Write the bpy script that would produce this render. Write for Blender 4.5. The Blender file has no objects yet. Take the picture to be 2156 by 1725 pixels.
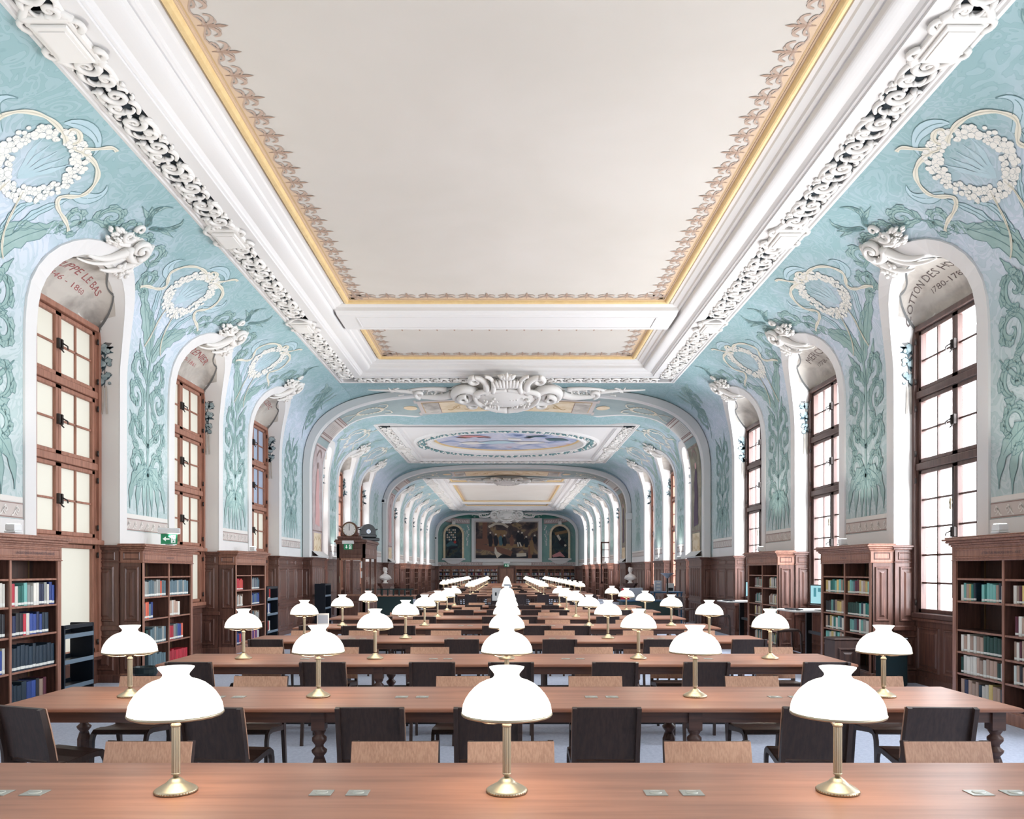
import bpy, math, random
from mathutils import Vector
PI = math.pi
random.seed(7)
SC = bpy.context.scene
COL = SC.collection
CAMZ = 1.67

# ---------------------------------------------------------------- materials
def lin(c):
    return tuple(((v/255)/12.92 if v/255 <= .04045 else ((v/255+.055)/1.055)**2.4) for v in c)+(1,)
MATS = {}
def mat(name, col, rough=.6, metal=0, noise=None, bump=None, emit=None, coat=0, spec=None, trans=0, alpha=1):
    """noise=(scale vec, colour2, detail, lo, hi), bump=(scale, strength, dist)"""
    m = bpy.data.materials.new(name); m.use_nodes = True
    nt = m.node_tree; N = nt.nodes; L = nt.links
    p = N['Principled BSDF']
    p.inputs['Base Color'].default_value = lin(col)
    p.inputs['Roughness'].default_value = rough
    p.inputs['Metallic'].default_value = metal
    if coat: p.inputs['Coat Weight'].default_value = coat; p.inputs['Coat Roughness'].default_value = .25
    if spec is not None: p.inputs['Specular IOR Level'].default_value = spec
    if trans: p.inputs['Transmission Weight'].default_value = trans
    if alpha < 1: p.inputs['Alpha'].default_value = alpha
    co = None
    def coord(scale):
        tc = N.new('ShaderNodeNewGeometry') if name.startswith('w_') else N.new('ShaderNodeTexCoord')
        mp = N.new('ShaderNodeMapping'); mp.inputs['Scale'].default_value = scale
        L.new(tc.outputs['Position' if name.startswith('w_') else 'Object'], mp.inputs['Vector'])
        return mp.outputs['Vector']
    if noise:
        sc, c2, det, lo, hi = noise
        n = N.new('ShaderNodeTexNoise'); n.inputs['Scale'].default_value = 1; n.inputs['Detail'].default_value = det
        n.inputs['Roughness'].default_value = .6; n.inputs['Distortion'].default_value = .3
        L.new(coord(sc), n.inputs['Vector'])
        r = N.new('ShaderNodeValToRGB'); r.color_ramp.elements[0].position = lo; r.color_ramp.elements[1].position = hi
        r.color_ramp.elements[0].color = lin(col); r.color_ramp.elements[1].color = lin(c2)
        L.new(n.outputs['Fac'], r.inputs['Fac']); L.new(r.outputs['Color'], p.inputs['Base Color'])
    if bump:
        sc, st, dist = bump
        n = N.new('ShaderNodeTexNoise'); n.inputs['Scale'].default_value = 1; n.inputs['Detail'].default_value = 3
        L.new(coord(sc), n.inputs['Vector'])
        b = N.new('ShaderNodeBump'); b.inputs['Strength'].default_value = st; b.inputs['Distance'].default_value = dist
        L.new(n.outputs['Fac'], b.inputs['Height']); L.new(b.outputs['Normal'], p.inputs['Normal'])
    if emit:
        p.inputs['Emission Color'].default_value = lin(emit[0]); p.inputs['Emission Strength'].default_value = emit[1]
        m.cycles.emission_sampling = 'NONE'
    MATS[name] = m
    return m
mat('plaster', (224,222,220), .75)
mat('w_stucco', (232,229,224), .7, bump=((14,14,14), .12, .01))
mat('reveal', (232,230,226), .8)
mat('ceiling_paint', (202,196,187), .85, noise=((.5,.5,.5), (208,202,194), 3, .35, .7))
mat('gold', (232,202,146), .45, .2, noise=((9,9,9), (240,212,156), 4, .4, .7))
mat('ochre', (212,186,158), .8)
mat('fleur', (184,162,146), .85)
mat('fleur_dark', (168,142,124), .85)
mat('recess', (58,68,76), .9)  # dark colour painted in for the deep shade behind the pierced frieze
# mural: teal paint with a painted band of pale blue sky on the slanting cove
m = mat('w_mural', (150,192,192), .8)
nt = m.node_tree; N = nt.nodes; L = nt.links
g = N.new('ShaderNodeNewGeometry'); sx = N.new('ShaderNodeSeparateXYZ'); L.new(g.outputs['Position'], sx.inputs[0])
r = N.new('ShaderNodeValToRGB'); mr = N.new('ShaderNodeMapRange'); mr.inputs['From Min'].default_value = 2; mr.inputs['From Max'].default_value = 7
nz = N.new('ShaderNodeTexNoise'); nz.inputs['Scale'].default_value = 1.6; nz.inputs['Detail'].default_value = 5
ad = N.new('ShaderNodeMath'); ad.operation = 'MULTIPLY_ADD'; ad.inputs[1].default_value = .22; L.new(nz.outputs['Fac'], ad.inputs[0]); L.new(mr.outputs[0], ad.inputs[2])
L.new(g.outputs['Position'], nz.inputs['Vector']); L.new(sx.outputs['Z'], mr.inputs['Value']); L.new(ad.outputs[0], r.inputs['Fac'])
els = r.color_ramp.elements
els[0].position = 0; els[0].color = lin((196,208,207)); els[1].position = 1; els[1].color = lin((156,184,188))
for p_, c_ in ((.5,(192,206,207)),(.7,(196,208,215)),(.83,(208,216,230))):
    e = els.new(p_); e.color = lin(c_)
# all-over painted foliage: warped contour shapes with a darker outline
def foliage(nt,col_socket,target,scale,tint,line,zlo=None):
    N=nt.nodes; L=nt.links
    gg=N.new('ShaderNodeNewGeometry'); n1=N.new('ShaderNodeTexNoise'); n1.inputs['Scale'].default_value=scale; n1.inputs['Detail'].default_value=1.5; n1.inputs['Distortion'].default_value=2.6
    L.new(gg.outputs['Position'],n1.inputs['Vector'])
    m1=N.new('ShaderNodeMath'); m1.operation='MULTIPLY'; m1.inputs[1].default_value=5.0; L.new(n1.outputs['Fac'],m1.inputs[0])
    m2=N.new('ShaderNodeMath'); m2.operation='FRACT'; L.new(m1.outputs[0],m2.inputs[0])
    ra=N.new('ShaderNodeValToRGB'); ra.color_ramp.interpolation='CONSTANT'; e=ra.color_ramp.elements; e[0].position=0; e[0].color=(1,1,1,1); e[1].position=.5; e[1].color=(0,0,0,1); L.new(m2.outputs[0],ra.inputs['Fac'])
    rb=N.new('ShaderNodeValToRGB'); e=rb.color_ramp.elements; e[0].position=0; e[0].color=(1,1,1,1); e[1].position=.07; e[1].color=(0,0,0,1)
    e2=e.new(.44); e2.color=(0,0,0,1); e3=e.new(.5); e3.color=(1,1,1,1); e4=e.new(.56); e4.color=(0,0,0,1); L.new(m2.outputs[0],rb.inputs['Fac'])
    a=N.new('ShaderNodeMixRGB'); a.blend_type='MULTIPLY'; a.inputs[2].default_value=tint; L.new(ra.outputs['Color'],a.inputs[0]); L.new(col_socket,a.inputs[1])
    b=N.new('ShaderNodeMixRGB'); b.blend_type='MULTIPLY'; b.inputs[2].default_value=line; L.new(rb.outputs['Color'],b.inputs[0]); L.new(a.outputs[0],b.inputs[1])
    L.new(b.outputs[0],target)
foliage(nt,r.outputs['Color'],N['Principled BSDF'].inputs['Base Color'],2.0,(.86,.92,.91,1),(.84,.88,.89,1))
mat('w_leaf', (146,175,170), .8, noise=((3,3,3), (164,189,186), 3, .35, .7))
mat('leaf_line', (112,146,148), .8)
mat('w_leaf_sky', (174,200,208), .8, noise=((3,3,3), (186,208,216), 3, .35, .7))
mat('wreath', (232,230,222), .8)
mat('wreath_line', (176,186,188), .8)
mat('ribbon', (226,222,206), .8)
mat('ribbon_shade', (202,198,182), .8)
mat('teal_dark', (122,162,158), .8, noise=((2,2,2), (138,174,166), 4, .3, .7))
mat('teal_deep', (60,122,110), .8, noise=((2,2,2), (72,134,120), 4, .3, .7))
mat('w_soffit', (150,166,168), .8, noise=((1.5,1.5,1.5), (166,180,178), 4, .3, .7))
mat('strip', (202,192,186), .8)
mat('strip_line', (150,128,122), .8)
mat('strip_light', (226,222,216), .8)
mat('shell', (204,198,188), .8, noise=((1.6,1.6,1.6), (146,138,130), 4, .42, .72))
mat('shell_light', (214,212,206), .8)
mat('shell_dark', (112,112,110), .8)
mat('fruit', (138,158,162), .8, noise=((9,9,9), (178,196,198), 2, .4, .65))
mat('fruit_dark', (62,84,92), .8)
mat('lettering', (164,96,94), .7)
mat('lettering_dark', (96,84,80), .7)
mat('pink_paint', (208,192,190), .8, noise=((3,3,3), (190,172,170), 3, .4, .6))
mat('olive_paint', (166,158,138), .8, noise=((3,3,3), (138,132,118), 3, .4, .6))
mat('fig_a', (214,168,164), .8)
mat('fig_b', (96,78,96), .8)
mat('cream_paint', (232,214,186), .8, noise=((3,3,3), (222,200,164), 3, .4, .6))
mat('cream_dark', (200,170,126), .8)
def wood(name, c1, c2, rough, sc=(26,26,2.2), coat=0, bump=.05):
    mat(name, c1, rough, noise=(sc, c2, 6, .38, .66), bump=((sc[0]*3, sc[1]*3, sc[2]*2), bump, .004), coat=coat)
wood('oak', (112,76,64), (80,52,44), .42, coat=.2)  # darkened so the colour carries the shade on wainscot and case sides
wood('oak_front_lit', (164,116,96), (128,86,70), .42, coat=.2)  # same oak, lighter: light falling on the bookcase fronts is put into the colour
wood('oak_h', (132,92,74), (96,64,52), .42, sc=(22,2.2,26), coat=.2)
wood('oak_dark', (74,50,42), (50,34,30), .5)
wood('oak_light', (164,122,100), (138,98,80), .45)
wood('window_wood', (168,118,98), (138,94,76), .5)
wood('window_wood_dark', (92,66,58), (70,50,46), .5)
wood('table_wood', (174,120,94), (148,98,76), .42, sc=(1.0,14,26), coat=.15, bump=.02)
wood('table_dark', (92,62,52), (64,42,38), .45, sc=(1.2,26,26), coat=.2)
wood('chair_dark', (64,46,40), (48,34,30), .4, sc=(60,60,2.5), coat=.15)
wood('chair_light', (208,164,138), (184,140,116), .45, sc=(110,110,3), bump=.02)
mat('brass', (184,172,148), .36, .85, bump=((60,60,60), .05, .002))
mat('brass_dark', (150,124,88), .35, .85)
mat('shade', (255,252,244), .35, emit=((255,250,240), 1.05))
m = mat('pane_cream', (222,219,206), .35); nt=m.node_tree
tl=nt.nodes.new('ShaderNodeBsdfTranslucent'); tl.inputs[0].default_value=lin((226,222,206)); ms=nt.nodes.new('ShaderNodeMixShader'); ms.inputs[0].default_value=.4
nt.links.new(nt.nodes['Principled BSDF'].outputs[0],ms.inputs[1]); nt.links.new(tl.outputs[0],ms.inputs[2]); nt.links.new(ms.outputs[0],nt.nodes['Material Output'].inputs[0])
mat('pane_blue', (176,192,214), .2)
mat('iron', (60,54,52), .4, .6)
mat('steel_blue', (24,32,42), .38, .2)
mat('steel_blue_light', (118,136,152), .35, .3)
mat('carpet', (204,213,232), .85, noise=((30,30,30), (182,192,214), 5, .35, .65))
mat('outlet', (176,178,172), .35, .5)
mat('outlet_light', (206,208,200), .35, .3)
mat('paper', (232,230,224), .6)
mat('white_plastic', (232,232,230), .4)
mat('black', (24,26,30), .4)
mat('navy', (30,38,56), .4)
mat('green_sign', (36,122,84), .5, emit=((36,122,84), .3))
mat('sign_white', (240,244,240), .5, emit=((240,244,240), .3))
mat('screen', (150,196,204), .3, emit=((160,214,224), .55))
mat('screen_dark', (70,140,152), .3, emit=((70,150,165), .4))
mat('marble', (226,222,216), .45, noise=((6,6,6), (206,202,198), 4, .4, .7))
mat('red_fabric', (206,48,66), .6)
mat('bag', (26,44,48), .35)
mat('desk_green', (34,56,56), .5)
mat('blue_metal', (38,84,120), .45)
mat('silver', (186,196,210), .3, .4)
mat('facade', (214,212,206), .9)
mat('light_face', (255,255,255), .3, emit=((255,255,255), 3))
mat('spine_label', (228,228,222), .6)
mat('pages', (214,206,190), .8)
mat('book_band', (196,180,140), .6)
m = bpy.data.materials.new('clear_glass'); m.use_nodes = True; nt = m.node_tree; nt.nodes.clear()
o_ = nt.nodes.new('ShaderNodeOutputMaterial'); mx = nt.nodes.new('ShaderNodeMixShader'); t_ = nt.nodes.new('ShaderNodeBsdfTransparent'); gl = nt.nodes.new('ShaderNodeBsdfGlossy')
gl.inputs['Roughness'].default_value = .03; mx.inputs[0].default_value=.05
nt.links.new(t_.outputs[0], mx.inputs[1]); nt.links.new(gl.outputs[0], mx.inputs[2]); nt.links.new(mx.outputs[0], o_.inputs[0])
MATS['clear_glass'] = m
m = mat('book_cover', (120,120,120), .5); nt = m.node_tree; oi = nt.nodes.new('ShaderNodeObjectInfo')
nt.links.new(oi.outputs['Color'], nt.nodes['Principled BSDF'].inputs['Base Color'])
def painting_mat(name, stops, scale=(1.2,1,1.2), seed=0):
    m = mat(name, (100,90,80), .75); nt = m.node_tree; N = nt.nodes; L = nt.links
    tc = N.new('ShaderNodeTexCoord'); mp = N.new('ShaderNodeMapping'); mp.inputs['Scale'].default_value = scale; mp.inputs['Location'].default_value = (seed, 0, seed)
    n = N.new('ShaderNodeTexNoise'); n.inputs['Scale'].default_value = 1; n.inputs['Detail'].default_value = 5; n.inputs['Distortion'].default_value = 1.2
    r = N.new('ShaderNodeValToRGB'); L.new(tc.outputs['Object'], mp.inputs['Vector']); L.new(mp.outputs[0], n.inputs['Vector']); L.new(n.outputs['Fac'], r.inputs['Fac'])
    els = r.color_ramp.elements
    els[0].position, els[0].color = stops[0][0], lin(stops[0][1]); els[1].position, els[1].color = stops[-1][0], lin(stops[-1][1])
    for p_, c_ in stops[1:-1]: e = els.new(p_); e.color = lin(c_)
    L.new(r.outputs['Color'], N['Principled BSDF'].inputs['Base Color'])
painting_mat('sky_painting', [(.3,(96,112,150)),(.42,(160,172,200)),(.52,(206,204,214)),(.6,(178,186,206)),(.68,(196,160,160)),(.78,(86,78,96))], (.7,.9,1), 3)
painting_mat('dark_painting', [(.3,(44,42,48)),(.45,(70,60,62)),(.55,(100,84,78)),(.62,(150,126,96)),(.75,(54,50,56))], (.9,1,1.1), 8)
painting_mat('dark_painting_teal', [(.3,(24,34,40)),(.5,(44,60,66)),(.6,(76,76,64)),(.75,(34,40,44))], (1.6,1,1.6), 2)
for nm, c in (('pt_dark',(34,36,44)),('pt_light',(206,196,180)),('pt_gold',(136,108,78)),('pt_brown',(120,84,70)),('pt_red',(170,60,56)),('pt_pink',(200,140,140)),('pt_teal',(70,100,108))):
    mat(nm, c, .75)

# ---------------------------------------------------------------- mesh builder
class MB:
    def __init__(s): s.v=[]; s.f=[]; s.m=[]; s.sm=[]; s.names=[]
    def mi(s, name):
        if name not in s.names: s.names.append(name)
        return s.names.index(name)
    def add(s, vs, fs, m, smooth=False):
        o=len(s.v); s.v += [tuple(v) for v in vs]; k=s.mi(m)
        for f in fs: s.f.append(tuple(i+o for i in f)); s.m.append(k); s.sm.append(smooth)
    def quad(s, a,b,c,d, m): s.add([a,b,c,d],[(0,1,2,3)],m)
    def box(s, x0,x1,y0,y1,z0,z1,m, bev=0):
        if x0>x1: x0,x1=x1,x0
        if y0>y1: y0,y1=y1,y0
        if z0>z1: z0,z1=z1,z0
        if bev:
            b=min(bev,(x1-x0)/2.01,(y1-y0)/2.01,(z1-z0)/2.01); vs=[]
            for z,i in ((z0,b),(z0+b,0),(z1-b,0),(z1,b)):
                vs+=[(x0+i,y0+i,z),(x1-i,y0+i,z),(x1-i,y1-i,z),(x0+i,y1-i,z)]
            fs=[(3,2,1,0),(12,13,14,15)]
            for k in range(3):
                for j in range(4): a=k*4+j; b2=k*4+(j+1)%4; fs.append((a,b2,b2+4,a+4))
            s.add(vs,fs,m); return
        s.add([(x0,y0,z0),(x1,y0,z0),(x1,y1,z0),(x0,y1,z0),(x0,y0,z1),(x1,y0,z1),(x1,y1,z1),(x0,y1,z1)],
              [(3,2,1,0),(4,5,6,7),(0,1,5,4),(1,2,6,5),(2,3,7,6),(3,0,4,7)],m)
    def lathe(s, prof, m, seg=24, c=(0,0,0), smooth=True, flute=None, cap=True):
        vs=[]; fs=[]
        for (r,z) in prof:
            for j in range(seg):
                a=2*PI*j/seg; rr=r
                if flute and flute[0]<=z<=flute[1] and j%2: rr=r*flute[2]
                vs.append((c[0]+rr*math.cos(a),c[1]+rr*math.sin(a),c[2]+z))
        for i in range(len(prof)-1):
            for j in range(seg):
                a=i*seg+j; b=i*seg+(j+1)%seg; fs.append((a,b,b+seg,a+seg))
        if cap:
            if prof[0][0]>1e-4: fs.append(tuple(range(seg))[::-1])
            if prof[-1][0]>1e-4: fs.append(tuple((len(prof)-1)*seg+j for j in range(seg)))
        s.add(vs,fs,m,smooth)
    def tube(s, pts, rad, m, seg=6, flat=1, up=None, cap=True, smooth=True):
        """round tube along pts; rad number or list; flat squashes along `up`"""
        pts=[Vector(p) for p in pts]; n=len(pts)
        if n<2: return
        if not hasattr(rad,'__len__'): rad=[rad]*n
        vs=[]; fs=[]; prev=None
        for i,p in enumerate(pts):
            t=(pts[min(i+1,n-1)]-pts[max(i-1,0)])
            if t.length<1e-9: t=Vector((0,0,1))
            t.normalize()
            if up is not None: u=Vector(up)
            elif prev is not None: u=prev
            else: u=Vector((0,0,1)) if abs(t.z)<.9 else Vector((1,0,0))
            a=t.cross(u)
            if a.length<1e-6: a=t.cross(Vector((.3,1,.2)))
            a.normalize(); b=a.cross(t).normalized(); prev=b
            for j in range(seg):
                q=2*PI*j/seg; vs.append(p+a*math.cos(q)*rad[i]+b*math.sin(q)*rad[i]*flat)
        for i in range(n-1):
            for j in range(seg):
                x=i*seg+j; y=i*seg+(j+1)%seg; fs.append((x,y,y+seg,x+seg))
        if cap: fs+= [tuple(range(seg))[::-1], tuple((n-1)*seg+j for j in range(seg))]
        s.add(vs,fs,m,smooth)
    def sphere(s, c, r, m, seg=8, rings=5, sc=(1,1,1)):
        prof=[(max(1e-5,math.sin(PI*i/rings)),-math.cos(PI*i/rings)) for i in range(rings+1)]
        vs=[];fs=[]
        for (pr,z) in prof:
            for j in range(seg):
                a=2*PI*j/seg; vs.append((c[0]+r*sc[0]*pr*math.cos(a),c[1]+r*sc[1]*pr*math.sin(a),c[2]+r*sc[2]*z))
        for i in range(rings):
            for j in range(seg):
                a=i*seg+j;b=i*seg+(j+1)%seg; fs.append((a,b,b+seg,a+seg))
        s.add(vs,fs,m,True)
    def grid(s, fn, na, nb, m, smooth=True, matfn=None):
        vs=[fn(i/na,j/nb) for i in range(na+1) for j in range(nb+1)]
        o=len(s.v); s.v+=[tuple(v) for v in vs]
        for i in range(na):
            for j in range(nb):
                a=o+i*(nb+1)+j; s.f.append((a,a+1,a+nb+2,a+nb+1)); s.m.append(s.mi(matfn(i,j) if matfn else m)); s.sm.append(smooth)
    def build(s, name, parent=None):
        me=bpy.data.meshes.new(name); me.from_pydata(s.v,[],s.f)
        for n in s.names: me.materials.append(MATS[n])
        me.polygons.foreach_set('material_index', s.m); me.polygons.foreach_set('use_smooth', s.sm); me.update()
        o=bpy.data.objects.new(name,me); COL.objects.link(o)
        if parent: o.parent=parent
        return o
def tag(o,label=None,cat=None,group=None,kind=None):
    if label: o['label']=label
    if cat: o['category']=cat
    if group: o['group']=group
    if kind: o['kind']=kind
    return o
def thing(name,label,cat,loc=(0,0,0),rz=0,group=None):
    o=bpy.data.objects.new(name,None); COL.objects.link(o); o.location=loc; o.rotation_euler=(0,0,rz); o.empty_display_size=.1
    return tag(o,label,cat,group)
def struct(mb,name,label=None,parent=None,cat=None):
    o=mb.build(name,parent)
    if not parent: o['kind']='structure'
    if label: o['label']=label
    if cat: o['category']=cat
    return o
def copy_tree(src,loc=None,rz=None,label=None,group=None,parent=None):
    c=src.copy(); COL.objects.link(c)
    if parent: c.parent=parent
    if loc is not None: c.location=loc
    if rz is not None: c.rotation_euler=(0,0,rz)
    if label: c['label']=label
    if group: c['group']=group
    for ch in list(src.children): copy_tree(ch,parent=c)
    return c
# -------- painted strokes on a surface: f(a,b,off)->point
def ribbon(M,f,pts,w,m,off=.004):
    n=len(pts)
    if n<2: return
    if not hasattr(w,'__len__'): w=[w]*n
    vs=[]
    for i,(a,b) in enumerate(pts):
        a0,b0=pts[max(i-1,0)]; a1,b1=pts[min(i+1,n-1)]
        dx,dy=a1-a0,b1-b0; l=math.hypot(dx,dy) or 1; nx,ny=-dy/l,dx/l
        vs.append(f(a+nx*w[i],b+ny*w[i],off)); vs.append(f(a-nx*w[i],b-ny*w[i],off))
    M.add(vs,[(2*i,2*i+1,2*i+3,2*i+2) for i in range(n-1)],m)
def disc(M,f,a,b,r,m,off=.004,seg=10,rb=None):
    rb=rb or r
    vs=[f(a,b,off)]+[f(a+r*math.cos(2*PI*i/seg),b+rb*math.sin(2*PI*i/seg),off) for i in range(seg)]
    M.add(vs,[(0,i+1,(i+1)%seg+1) for i in range(seg)],m)
def bez(p0,p1,p2,p3,n=12):
    r=[]
    for i in range(n+1):
        t=i/n; u=1-t
        r.append((u**3*p0[0]+3*u*u*t*p1[0]+3*u*t*t*p2[0]+t**3*p3[0], u**3*p0[1]+3*u*u*t*p1[1]+3*u*t*t*p2[1]+t**3*p3[1]))
    return r
def spiral(cx,cy,r,a0,turns,n=26,r1=.12):
    return [(cx+r*(1-(1-r1)*i/n)*math.cos(a0+turns*2*PI*i/n), cy+r*(1-(1-r1)*i/n)*math.sin(a0+turns*2*PI*i/n)) for i in range(n+1)]
def inter(tab,x):
    for i in range(len(tab)-1):
        if x<=tab[i+1][0]: 
            t=(x-tab[i][0])/(tab[i+1][0]-tab[i][0]); return tab[i][1]+t*(tab[i+1][1]-tab[i][1])
    return tab[-1][1]
_txt={}
def text_geo(s):
    if s not in _txt:
        cu=bpy.data.curves.new('t','FONT'); cu.body=s; cu.size=1; cu.align_x='CENTER'; cu.resolution_u=2
        ob=bpy.data.objects.new('t',cu); COL.objects.link(ob); bpy.context.view_layer.update()
        me=bpy.data.meshes.new_from_object(ob.evaluated_get(bpy.context.evaluated_depsgraph_get()))
        _txt[s]=([(v.co.x,v.co.y) for v in me.vertices],[tuple(p.vertices) for p in me.polygons])
        bpy.data.objects.remove(ob); bpy.data.curves.remove(cu); bpy.data.meshes.remove(me)
    return _txt[s]
def text_on(M,f,s,ca,cb,h,m,off=.006,stretch=1):
    vs,fs=text_geo(s)
    M.add([f(ca+x*h*stretch,cb+y*h,off) for x,y in vs],fs,m)
# ---------------------------------------------------------------- the hall: walls with coved top
BASEP=[(5.8,2.05),(5.8,4.5),(5.79,4.8),(5.74,5.2),(5.62,5.55),(5.44,5.87),(5.18,6.13),(4.8,6.37),(4.36,6.558)]
def make_prof(ztop):
    k=(ztop-4.5)/(6.558-4.5); P=[(x,(4.5+(z-4.5)*k) if z>4.5 else z) for x,z in BASEP]
    Q=[P[0]]
    for i in range(len(P)-1):          # one chaikin-like refine
        (x0,z0),(x1,z1)=P[i],P[i+1]
        if i: Q.append((x0*.75+x1*.25,z0*.75+z1*.25))
        if i<len(P)-2: Q.append((x0*.25+x1*.75,z0*.25+z1*.75))
    Q.append(P[-1]); S=[0]
    for i in range(1,len(Q)): S.append(S[-1]+math.dist(Q[i],Q[i-1]))
    return Q,S
class Cove:
    def __init__(s,ztop): s.Q,s.S=make_prof(ztop); s.top=s.S[-1]; s.ztop=ztop
    def at(s,side,y,q,off=0):
        q2=max(0,min(s.top,q)); i=0
        while i<len(s.S)-2 and s.S[i+1]<q2: i+=1
        (x0,z0),(x1,z1)=s.Q[i],s.Q[i+1]; l=s.S[i+1]-s.S[i]; t=(q2-s.S[i])/l
        tx,tz=(x1-x0)/l,(z1-z0)/l; e=q-q2
        # inward normal: rotate tangent
        nx,nz=-tz,tx
        return Vector((side*(x0+(x1-x0)*t+tx*e+nx*off), y, z0+(z1-z0)*t+tz*e+nz*off))
SB=[0,1.0,2.0,2.35,2.5,2.62,2.76]; NSB=len(SB)
SPR=2.9; BW=.22; XW=6.18; WHEAD=5.28
def arch_path(c,R,n=18,bottom=0):
    p=[(c-R,v) for v in SB]
    p+=[(c-R*math.cos(PI*i/n),SPR+R*math.sin(PI*i/n)) for i in range(n+1)]
    return p+[(c+R,v) for v in SB[::-1]]
def low_s(y,ops):
    for a,b in ops:
        c,R=(a+b)/2,(b-a)/2+BW
        if abs(y-c)<R-1e-6: return SPR+math.sqrt(max(0,R*R-(y-c)**2))
    return None
def side_wall(M,cv,side,y0,y1,ops):
    ys={y0,y1}
    for a,b in ops:
        c,R=(a+b)/2,(b-a)/2+BW
        for i in range(15): ys.add(c-R*math.cos(PI*i/14))
    ys=sorted(y for y in ys if y0-1e-9<=y<=y1+1e-9)
    NS=16
    for i in range(len(ys)-1):
        ya,yb=ys[i],ys[i+1]
        if yb-ya<1e-6: continue
        mid=(ya+yb)/2; inside=low_s(mid,ops) is not None
        la=(low_s(ya,ops) or SPR) ; lb=(low_s(yb,ops) or SPR)
        if not inside:
            la=lb=SPR
            M.quad(cv.at(side,ya,0),cv.at(side,yb,0),cv.at(side,yb,2.3),cv.at(side,ya,2.3),'w_mural')
            for s0,s1 in ((2.3,2.45),(2.45,2.6),(2.6,2.75),(2.75,SPR)): M.quad(cv.at(side,ya,s0),cv.at(side,yb,s0),cv.at(side,yb,s1),cv.at(side,ya,s1),'w_mural')
        vs=[]
        for j in range(NS+1):
            t=j/NS; vs+= [cv.at(side,ya,la+(cv.top-la)*t),cv.at(side,yb,lb+(cv.top-lb)*t)]
        M.add(vs,[(2*j,2*j+1,2*j+3,2*j+2) for j in range(NS)],'w_mural',True)
def wpt(side,c,R,k,n=18):
    """matching point on the window plane for arch_path index k"""
    if k<NSB: return Vector((side*XW,c-R,2.05+SB[k]))
    if k>n+NSB: return Vector((side*XW,c+R,2.05+SB[::-1][k-n-NSB-1]))
    th=PI*(k-NSB)/n; cs,sn=math.cos(th),math.sin(th); e=.4
    zs=2.05+SPR
    return Vector((side*XW, c-R*math.copysign(abs(cs)**e,cs), zs+(WHEAD-zs)*abs(sn)**e))
def loft_pt(cv,side,c,R,kf,u,off=0,n=18):
    """kf: float index in arch path, u 0 (window) .. 1 (rim)"""
    def raw(kf,u):
        k=min(int(kf),n+2*NSB-1); t=kf-k; P=arch_path(c,R,n)
        a=cv.at(side,*P[k],.02).lerp(cv.at(side,*P[k+1],.02),t); b=wpt(side,c,R,k,n).lerp(wpt(side,c,R,k+1,n),t)
        d=a-b; fx=1-math.cos(u*PI/2); fz=math.sin(u*PI/2)
        return Vector((b.x+d.x*(fx*.8+u*.2), b.y+d.y*fz, b.z+d.z*(fz*.8+u*.2)))
    p=raw(kf,u)
    if off:
        q=raw(kf+.2,u)-p; r=raw(kf,max(0,min(1,u+(.03 if u<.9 else -.03))))-p
        if u>=.9: r=-r
        nn=q.cross(r)
        if nn.length>1e-9:
            nn.normalize()
            ctr=Vector((side*5.4,c,4.6))
            if nn.dot(ctr-p)<0: nn=-nn
            p=p+nn*off
    return p
def opening(M,cv,side,a,b,paint=True):
    c,R=(a+b)/2,(b-a)/2
    I=arch_path(c,R); O=arch_path(c,R+BW)
    n=len(I); vs=[]
    for k in range(n):
        vs+=[cv.at(side,*I[k],.022),cv.at(side,*I[k],.03),cv.at(side,*O[k],.03),cv.at(side,*O[k],-.005)]
    fs=[]
    for k in range(n-1):
        o=4*k; fs+=[(o,o+1,o+5,o+4),(o+1,o+2,o+6,o+5),(o+2,o+3,o+7,o+6)]
    M.add(vs,fs,'plaster')
    NU=6
    vs=[]
    P=[cv.at(side,*I[k],.025) for k in range(n)]
    for k in range(n):
        w=wpt(side,c,R,k); d=P[k]-w
        for j in range(NU+1):
            u=j/NU; fx=1-math.cos(u*PI/2); fz=math.sin(u*PI/2)
            vs.append(Vector((w.x+d.x*(fx*.8+u*.2), w.y+d.y*fz, w.z+d.z*(fz*.8+u*.2))))
    o=len(M.v); M.v+=[tuple(v) for v in vs]
    for k in range(n-1):
        for j in range(NU):
            x=o+k*(NU+1)+j; M.f.append((x,x+1,x+NU+2,x+NU+1))
            M.m.append(M.mi('shell' if (paint and NSB+3<=k<=NSB+14 and 1<=j<=4) or (paint and k in (NSB+2,NSB+15) and 1<=j<=2) or (paint and NSB+4<=k<=NSB+12 and j==0) else 'reveal')); M.sm.append(True)
# ---------------- painted ornament
def leaf(M,f,pts,w,lobes=5,fill='w_leaf',line='leaf_line',off=.004,detail=1):
    n=len(pts)-1
    ws=[]
    for i in range(n+1):
        t=i/n; base=math.sin(PI*min(1,t*1.02+.02))**.6 if t<1 else 0
        ws.append(max(.004,w*base*(1-.45*t)*(1+.28*math.sin(t*lobes*2*PI))))
    ribbon(M,f,pts,ws,fill,off)
    if detail:
        L_=[];R_=[]
        for i,(a,b) in enumerate(pts):
            a0,b0=pts[max(i-1,0)]; a1,b1=pts[min(i+1,n)]
            dx,dy=a1-a0,b1-b0; l=math.hypot(dx,dy) or 1; nx,ny=-dy/l,dx/l
            L_.append((a+nx*ws[i],b+ny*ws[i])); R_.append((a-nx*ws[i],b-ny*ws[i]))
        ribbon(M,f,L_,.0035,line,off+.003); ribbon(M,f,R_,.0035,line,off+.003)
        ribbon(M,f,pts[1:int(n*.8)],.0035,line,off+.003)
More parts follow.
